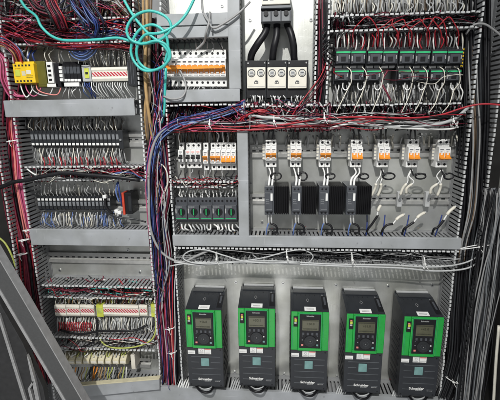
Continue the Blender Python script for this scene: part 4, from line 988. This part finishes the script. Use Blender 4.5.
bundle([(156, 120, 18), (162, 150, 22), (166, 190, 22), (162, 220, 24), (166, 260, 22), (160, 300, 20), (164, 350, 20), (166, 395, 18)], 12, 4.5, (.4, .65), ['pink', 'darkred', 'lgrey', 'navy', 'blue'], 'loose pink and blue wires in front of the middle duct', 57, wander=2)
bundle([(172, 128, 26), (200, 126, 28), (235, 127, 28), (262, 125, 28), (300, 122, 28), (340, 120, 28)], 18, 4.2, (.3, .5), ['pink', 'red', 'lgrey', 'navy', 'darkred', 'black'], 'thin red wires crossing above the black toggle breakers', 58, wander=1.3)
for nm, pts, r, m_ in (
    ('tan', [(147, -6, 24), (147, 30, 26), (145, 62, 26), (146, 90, 26), (149, 115, 24), (153, 140, 18)], 1.5, 'tan'),
    ('darker tan', [(151, -6, 22), (150, 30, 24), (149, 62, 24), (150, 92, 24), (147, 118, 22), (150, 150, 16)], 1.4, 'brown'),
    ('yellowish tan', [(143, -6, 20), (144, 40, 22), (148, 80, 23), (145, 110, 22), (147, 140, 16)], 1.2, 'tan')):
    pwire(pts, r, m_, nm+' cable running straight down behind the turquoise coil', name='cable', cat='cable', n=10)
pwire([(170, 126, 28), (160, 133, 30), (153, 147, 30), (149, 170, 29), (149, 200, 28), (150, 225, 28), (156, 244, 28), (166, 256, 28), (182, 262, 28), (196, 256, 28), (210, 250, 28)], 1.15, 'cable_grey', 'thick pale grey cable curving down the middle duct', name='cable', cat='cable', n=10)
pwire([(166, 68, 28), (165, 90, 27), (164, 112, 26), (160, 128, 22)], 1.2, 'aqua', 'turquoise cable end dropping beside the breakers', name='cable', cat='cable', n=8)
pwire([(155, 160, 20), (165, 168, 27), (168, 182, 27), (163, 200, 25), (168, 215, 22)], .6, 'cream', 'thin cream wire looping over the middle duct')
# turquoise cables
cA = [(18, -4, 30), (26, 8, 32), (36, 16, 36), (41, 26, 38), (50, 35, 38), (62, 40, 38), (80, 40.5, 38), (100, 39.5, 38), (118, 38, 38), (134, 42, 40), (150, 43, 42), (163, 38, 43), (171, 28, 43), (166, 17, 43), (150, 11, 43), (135, 16, 43), (127, 28, 44), (130, 39, 44), (142, 44, 44), (156, 41, 45), (167, 46, 44), (170, 58, 43), (160, 68, 42), (146, 71, 41), (136, 64, 40), (131, 52, 40), (134, 38, 41), (142, 28, 42), (154, 25, 43), (165, 33, 43), (168, 48, 42), (165, 62, 40)]
wire(smooth([P3(*p) for p in cA], 3), 1.15, 'aqua', 'turquoise network cable from the left ending in a big coil', name='network_cable', cat='cable', n=10, k=3)
cB = [(121, -6, 38), (129, 9, 40), (138, 22, 42), (150, 35, 44), (163, 45, 44), (169, 56, 43), (163, 67, 42), (150, 70, 40), (139, 62, 40), (137, 48, 42), (145, 35, 44), (160, 33, 45), (176, 25, 42), (187, 13, 40), (196, -5, 38)]
wire(smooth([P3(*p) for p in cB], 3), 1.15, 'aqua', 'turquoise network cable dropping from the top and looping back up right', name='network_cable', cat='cable', n=10, k=3)
# thin grey cables at the top centre
pwire([(202, -4, 20), (203, 12, 26), (209, 22, 30), (214, 28, 31), (226, 22, 31), (240, 12, 30), (250, 2, 26)], 1.0, 'cable_grey', 'grey cable rising right over the tall covered duct', name='cable', cat='cable')
pwire([(210, 12, 28), (209, 22, 31), (206, 33, 31), (204, 42, 24), (196, 50, 21)], 1.0, 'cable_grey', 'grey cable dropping over the stacked covers', name='cable', cat='cable')
pwire([(207, 13, 27), (211, 22, 31), (212, 32, 30)], .8, 'midgrey', 'short dark grey cable stub over the stacked covers', name='cable', cat='cable')
pwire([(163, 96, 28), (172, 99, 30), (182, 97, 30), (186, 88, 26), (183, 76, 22), (176, 64, 22)], .9, 'cable_grey', 'grey cable hooking up over the leftmost breakers', name='cable', cat='cable')
# long horizontal cables above the dual breakers
for nm, pts, r, m_ in (
    ('thick pale grey', [(228, 106, 10), (243, 112, 24), (262, 117, 30), (300, 119, 31), (340, 122, 32), (385, 126, 32), (425, 126, 32), (452, 120, 31), (468, 108, 24)], 1.35, 'lgrey'),
    ('thick mid grey', [(228, 116, 10), (245, 120, 25), (262, 123, 29), (310, 124, 31), (350, 121, 31), (400, 122, 31), (440, 123, 30), (462, 118, 24)], 1.3, 'cable_grey'),
    ('thick black', [(246, 122, 27), (290, 121, 28), (340, 117, 29), (400, 119, 29), (440, 118, 28), (466, 108, 20)], 1.4, 'black'),
    ('long red', [(240, 127, 28), (280, 125, 31), (320, 119, 33), (360, 117, 34), (410, 118, 34), (440, 115, 34), (466, 107, 36), (485, 104, 40), (510, 106, 44)], .75, 'red'),
    ('thin red', [(170, 132, 30), (200, 128, 30), (250, 130, 30), (290, 127, 31), (330, 124, 32)], .7, 'red'),
    ('thin white', [(330, 128, 30), (352, 124, 32), (400, 128, 32), (450, 129, 31), (458, 122, 28)], .8, 'white')):
    pwire(pts, r, m_, nm+' cable lying along the duct above the dual breakers', name='cable', cat='cable', n=10)
for i, (px, py) in enumerate(((274, 121), (324, 118), (452, 121))):
    tie(px, py, 31, 4.6, math.pi/2, 'white cable tie on the cables above the dual breakers, %s' % nth(i, 3))
bundle([(326, 60, 16), (320, 75, 22), (310, 92, 26), (298, 108, 28), (290, 120, 27)], 6, 4.5, (.3, .5), ['red', 'pink', 'darkred', 'black'], 'red wires slanting down from the narrow duct', 59, wander=1.5)
bundle([(322, -5, 14), (322, 40, 14), (321, 80, 16), (318, 110, 14)], 26, 4.6, (.5, .9), ['black', 'dark', 'black', 'darkred'], 'black wires in the narrow duct right of the overload relays', 60)
bundle([(240, 124, 24), (246, 118, 27), (260, 112, 28), (280, 118, 27), (300, 124, 24)], 9, 4, (.5, .9), ['darkred', 'black', 'red'], 'dark red wires curving under the overload relays', 61, wander=2)
for i in range(5):
    pwire([(333, 20+i*7, 18), (326+i, 24+i*6, 26), (322, 34+i*5, 27), (328, 42+i*5, 26), (335, 44+i*6, 20)], .55, 'black', 'thin black wire loop left of the contactors, %s from the top' % ORD[i])
# black cable on the left
pwire([(-8, 190, 30), (4, 186, 31), (14, 182, 32), (28, 180, 32), (45, 176, 32), (65, 173, 31), (90, 175, 31), (115, 177, 30), (140, 180, 27)], 1.9, 'black', 'thick black cable sweeping across the duct between the black strips', name='cable', cat='cable', n=10)
pwire([(27, 169, 28), (34, 174, 29), (42, 177, 29), (60, 178, 26)], .7, 'white', 'white wire curving over the left end of the middle duct')
pwire([(105, 177, 24), (118, 173, 27), (132, 173, 27), (146, 181, 24)], .8, 'lblue', 'light blue wire over the right end of the left duct')
# grey cables above the drives
G = 29
for nm, pts, r in (
    ('upper', [(170, 266, G), (190, 263, G), (230, 262, G), (275, 261, G), (330, 264, G), (390, 265, G), (430, 267, G), (460, 264, G), (478, 256, G), (492, 240, G)], 1.0),
    ('lower', [(174, 262, G), (200, 265, G), (240, 262, G), (290, 264, G), (340, 266, G), (400, 268, G), (436, 271, G), (468, 268, G), (484, 256, G), (498, 244, G)], 1.1),
    ('looped', [(300, 262, G+2), (272, 263, G+2), (240, 262, G+2), (210, 264, G+2), (190, 262, G+2), (183, 257, G+2), (190, 251, G+2), (206, 250, G+2), (226, 256, G+2), (250, 262, G+2), (300, 264, G+1)], .9),
    ('arching', [(230, 263, G), (262, 258, G), (285, 252, G+1), (303, 250, G+1), (313, 256, G), (308, 264, G)], .8)):
    pwire(pts, r*.72, 'lgrey', nm+' pale grey cable lying over the duct above the drives', name='cable', cat='cable', n=8)
for i, (px, py) in enumerate(((217, 258), (287, 256), (352, 259), (424, 263))):
    tie(px, py, 31, 6, math.pi/2+.1, 'white cable tie on the grey cables above the drives, %s' % nth(i, 4))
# right trunk
bundle([(474, -12, 10), (474, 60, 10), (474, 110, 14), (472, 160, 14), (470, 210, 14), (464, 260, 14), (460, 310, 14), (458, 395, 12)], 60, 11, (.7, 1.2), ['black', 'dark', 'black'], 'black cables deep in the right vertical duct', 62)
bundle([(470, -12, 10), (473, 60, 16), (474, 95, 22), (476, 130, 25), (475, 170, 25), (472, 210, 25), (464, 245, 22), (458, 290, 16)], 9, 4.5, (.6, .9), ['brown', 'brown', 'tan', 'cable_grey', 'dark'], 'brown cables in front of the right vertical duct', 63)
bundle([(500, 190, 34), (494, 230, 36), (488, 265, 36), (482, 310, 34), (475, 360, 32), (468, 420, 30)], 54, 9, (.4, .75), ['cable_grey', 'cable_grey', 'lgrey', 'midgrey', 'midgrey', 'dark', 'black'], 'sheaf of grey cables at the right edge', 64, wander=3.2, nn=7)
bundle([(462, 260, 20), (458, 310, 22), (455, 360, 22), (440, 404, 24)], 16, 6, (.8, 1.1), ['black', 'dark'], 'black cables low in the right vertical duct', 65, nn=7)
tie(478, 246, 34, 15, .2, 'white cable tie across the right vertical duct')
tie(452, 380, 26, 7, -.5, 'white cable tie low on the black cables')
pwire([(466, 34, 20), (474, 25, 26), (484, 24, 28), (494, 30, 28), (506, 40, 28)], .9, 'cable_grey', 'greenish grey cable arching at the upper right corner', name='cable', cat='cable')
pwire([(-5, 235, 18), (5, 243, 20), (12, 256, 20), (16, 268, 18)], 1.0, 'gy', 'yellow-green cable bending at the left edge', name='cable', cat='cable')
pwire([(499, 326, 46), (496, 360, 44), (493, 410, 42)], 1.3, 'cream', 'cream cable at the lower right edge', name='cable', cat='cable')
for i, (px, py, m_) in enumerate(((28, 230, 'white'), (24, 240, 'lgrey'), (22, 254, 'lgrey'), (12, 141, 'white'))):
    tie(px, py, 24, 5.5, .15, 'pale tie round the wires in the far left duct, %s from the top' % ('second', 'third', 'lowest', 'topmost')[i])
for i, (px, py) in enumerate(((170, 328), (172, 352))): tie(px, py, 22, 5, .25, ('upper', 'lower')[i]+' white tie round the pink wires low in the middle duct')
tie(210, 124, 30, 4, math.pi/2, 'white tie on the blue wires above the black toggle breakers')
# far right: edge relay end plate and beige strip
def yp(t, w, H, h):
    m = MB()
    for k in range(6): m.box(-w*.5, w*.3, h, h+.3, -H*.45+k*H*.16, -H*.45+k*H*.16+1.3, 'yellow')
    m.build('mark_row', t)
block('end_plate', (461, 47, 464, 68), 3, 14, 'dark', 'narrow end plate with yellow marks right of the upper contactors', 'end plate', .2, yp)

def spill(regs, n, cols, h, label, seed, r=(.22, .42)):
    rng = random.Random(seed); m = MB()
    for i in range(n):
        x0, y0, x1, y1 = rng.choice(regs); pts = []; px = rng.uniform(x0, x1); py = rng.choice((y0, y1)); L = rng.uniform(.15, .6)*(x1-x0)*rng.choice((-1, 1)); N = 5
        ya, yb, jy = rng.uniform(y0, y1), rng.uniform(y0, y1), (y1-y0)*.2
        for k in range(N):
            e = (k in (0, N-1)); pts.append(P3(min(x1, max(x0, px+L*k/(N-1)+rng.uniform(-3, 3))), min(y1, max(y0, ya+(yb-ya)*k/(N-1)+rng.uniform(-jy, jy))), (h-14 if e else h+rng.uniform(-3, 5))))
        m.tube(smooth(pts, 6), rng.uniform(*r), rng.choice(cols), 5)
    tag(m.build('loose_wire_mass', fix=False), label, 'wires', kind='stuff')
spill([(2, 16, 130, 46), (2, -6, 130, 20)], 80, ['darkred', 'red', 'black', 'dark', 'pink', 'navy', 'lgrey'], 28, 'thin loose wires criss-crossing over the top left duct', 71)
spill([(168, 106, 245, 131), (244, 100, 330, 130)], 60, ['darkred', 'red', 'black', 'pink', 'navy', 'lgrey'], 29, 'thin loose wires spilling over the duct below the overload relays', 72)
spill([(250, 112, 465, 130)], 34, ['darkred', 'black', 'black', 'lgrey', 'red'], 31, 'thin loose wires twisting along the cables above the dual breakers', 73)
spill([(333, 12, 478, 30)], 34, ['darkred', 'black', 'black', 'black', 'lgrey'], 22, 'thin loose red and black wires over the contactor duct', 74)
spill([(334, 66, 462, 84)], 6, ['darkred', 'red', 'cream', 'black'], 27, 'thin loose wires crossing in front of the contactors', 75)
spill([(40, 286, 156, 300), (50, 336, 156, 352), (28, 166, 148, 183)], 54, ['darkred', 'red', 'black', 'lgrey', 'black', 'cream'], 27, 'thin loose wires over the left panel ducts', 76)
def vspill(pp, n, half, cols, h, label, seed, r=(.25, .45)):
    rng = random.Random(seed); m = MB()
    for i in range(n):
        a = rng.uniform(0, .75); L = rng.uniform(.12, .4); pts = []; N = 6; side = rng.choice((-1, 1)); oa, ob = rng.uniform(-.8, .8), rng.uniform(-.8, .8)
        for k in range(N):
            t = min(.999, a+L*k/(N-1))*(len(pp)-1); j = int(t); f = t-j
            cx_ = pp[j][0]*(1-f)+pp[j+1][0]*f; cy_ = pp[j][1]*(1-f)+pp[j+1][1]*f; e = k in (0, N-1)
            pts.append(P3(cx_+(side*half if e else half*(oa+(ob-oa)*k/(N-1)+rng.uniform(-.2, .2))), cy_, (h-12 if e else h+rng.uniform(-3, 5))))
        m.tube(smooth(pts, 6), rng.uniform(*r), rng.choice(cols), 5)
    tag(m.build('loose_wire_mass', fix=False), label, 'wires', kind='stuff')
vspill([(156, 40), (157, 130), (162, 250), (167, 395)], 30, 9, ['darkred', 'pink', 'black', 'navy', 'lgrey', 'brown', 'blue'], 27, 'thin loose wires zigzagging down the middle duct', 77)
spill([(172, 178, 238, 190)], 18, ['darkred', 'red', 'black', 'cream'], 25, 'thin loose wires in the narrow duct above the starters', 78)
spill([(176, 249, 458, 266)], 20, ['cable_grey', 'dark', 'black', 'lgrey'], 25, 'thin loose dark wires in the duct above the drives', 79)
rng = random.Random(90); m = MB()
for i in range(90):
    px, py = rng.choice(((rng.uniform(250, 455), rng.uniform(226, 236)), (rng.uniform(40, 148), rng.uniform(276, 284)), (rng.uniform(180, 440), rng.uniform(378, 389)), (rng.uniform(178, 235), rng.uniform(226, 235))))
    a = P3(px, py, rng.uniform(4, 24)); a = (a[0], a[1], a[2]); t_ = rng.uniform(0, 6.28); L = rng.uniform(.6, 2.2)
    m.tube([a, (a[0]+L*math.cos(t_), a[1]+L*math.sin(t_), a[2]+.2)], rng.uniform(.12, .3), rng.choice(['white', 'lgrey', 'tan', 'red', 'black']), 4)
tag(m.build('wire_offcuts', fix=False), 'scraps of cut wire lying on the ducts', 'debris', kind='stuff')
tag(FILL.build('wire_fill', fix=False), 'rows of short terminal wires too many to count', 'wires', kind='stuff')

# ------------------------------------------------------------------ leaning dark steel door at the lower left
def pl(h, *pp): return [at(x, y, h) for x, y in pp]
t = thing('steel_door', 'dark grey steel door edge leaning in at the lower left corner', 'door', P3(30, 400, 80))
loc = P3(30, 400, 80)
MB().prism_h(pl(88, (-30, 209), (90, 414), (74.5, 414), (-30, 238)), 80, 88, 'door_paint').build('outer_flange', t, loc, rel=True, bev=.5)
MB().prism_h(pl(88, (-30, 238), (74.5, 414), (71.5, 414), (-30, 242.5)), 80, 89, 'door_edge').build('bright_edge', t, loc, rel=True, bev=.4)
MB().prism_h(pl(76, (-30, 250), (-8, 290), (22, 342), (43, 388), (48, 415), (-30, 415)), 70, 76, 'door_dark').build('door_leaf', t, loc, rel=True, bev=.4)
MB().prism_h(pl(78, (-3, 314), (-.5, 314), (31, 415), (28, 415)), 76, 78.5, 'door_edge').build('fold_line', t, loc, rel=True, bev=.3)
MB().prism_h(pl(79, (26.5, 355), (29, 360), (36, 385), (42, 415), (38.5, 415), (33, 388)), 76, 79, 'door_edge').build('latch_rod', t, loc, rel=True, bev=.3)
MB().prism_h(pl(79, (27.5, 389), (33, 380), (34, 382), (30, 389), (37, 415), (34, 415)), 76, 79, 'door_edge').build('latch_bracket', t, loc, rel=True, bev=.3)

MB().prism_h(pl(88, (-30, 207.5), (91, 414), (90, 414), (-30, 209.2)), 80, 88.6, 'door_edge').build('thin_edge', t, loc, rel=True, bev=.1)
# ------------------------------------------------------------------ lights, world, camera
w = bpy.data.worlds.new('World'); sc.world = w; w.use_nodes = True
nt = w.node_tree; tc = nt.nodes.new('ShaderNodeTexCoord'); nz = nt.nodes.new('ShaderNodeTexNoise'); nz.inputs['Scale'].default_value = 2.6; nz.inputs['Detail'].default_value = 2
rp = nt.nodes.new('ShaderNodeValToRGB'); rp.color_ramp.elements[0].position = .38; rp.color_ramp.elements[0].color = (.25, .25, .25, 1); rp.color_ramp.elements[1].position = .62; rp.color_ramp.elements[1].color = (1.7, 1.75, 1.8, 1)
nt.links.new(tc.outputs['Generated'], nz.inputs['Vector']); nt.links.new(nz.outputs['Fac'], rp.inputs['Fac']); nt.links.new(rp.outputs[0], nt.nodes['Background'].inputs[0])
nt.nodes['Background'].inputs[1].default_value = 0.26
def area(name, px, h, dz, size, e, c=(1, 1, 1), tgt=(260, 230), sy=None):
    l = bpy.data.lights.new(name, 'AREA'); l.energy = e; l.size = size; l.color = c
    if sy: l.shape = 'RECTANGLE'; l.size_y = sy
    o = bpy.data.objects.new(name, l); col.objects.link(o); p = Vector((px*S, -h*S, dz*S)); o.location = p
    q = Vector(P3(tgt[0], tgt[1], 0)); q = Vector((q.x*S, 0, q.z*S)); o.rotation_euler = (q-p).to_track_quat('-Z', 'Y').to_euler()
    return o
l = bpy.data.lights.new('key_lamp', 'SPOT'); l.energy = 415; l.spot_size = math.radians(46); l.spot_blend = 1.0; l.shadow_soft_size = 0.035; l.color = (1, .985, .95)
o = bpy.data.objects.new('key_lamp', l); col.objects.link(o); p = Vector((-60*S, -780*S, 640*S)); o.location = p
q = Vector(P3(222, 262, 0)); q = Vector((q.x*S, 0, q.z*S)); o.rotation_euler = (q-p).to_track_quat('-Z', 'Y').to_euler()
area('hall_lamp', -120, 640, 700, 1.4, 24, (.95, .98, 1), (230, 220), 0.3)

area('low_fill_lamp', -60, 620, -420, 1.6, 5.5, (1, .985, .95), (300, 300), 0.5)  # added fill lamp without a real source, brightens the lower panel
cam = bpy.data.cameras.new('camera'); co = bpy.data.objects.new('camera', cam); col.objects.link(co); sc.camera = co
cam.sensor_width = 36; cam.lens = 36*F/500; cam.clip_end = 50; cam.clip_start = 0.01
R_ = to_world(Vector((1, 0, 0))); U_ = to_world(Vector((0, -1, 0))); B_ = -FW
co.matrix_world = Matrix(((R_.x, U_.x, B_.x, CAM.x*S), (R_.y, U_.y, B_.y, CAM.y*S), (R_.z, U_.z, B_.z, CAM.z*S), (0, 0, 0, 1)))
sc.view_settings.view_transform = 'Standard'; sc.view_settings.look = 'None'; sc.view_settings.exposure = 0; sc.view_settings.gamma = 1
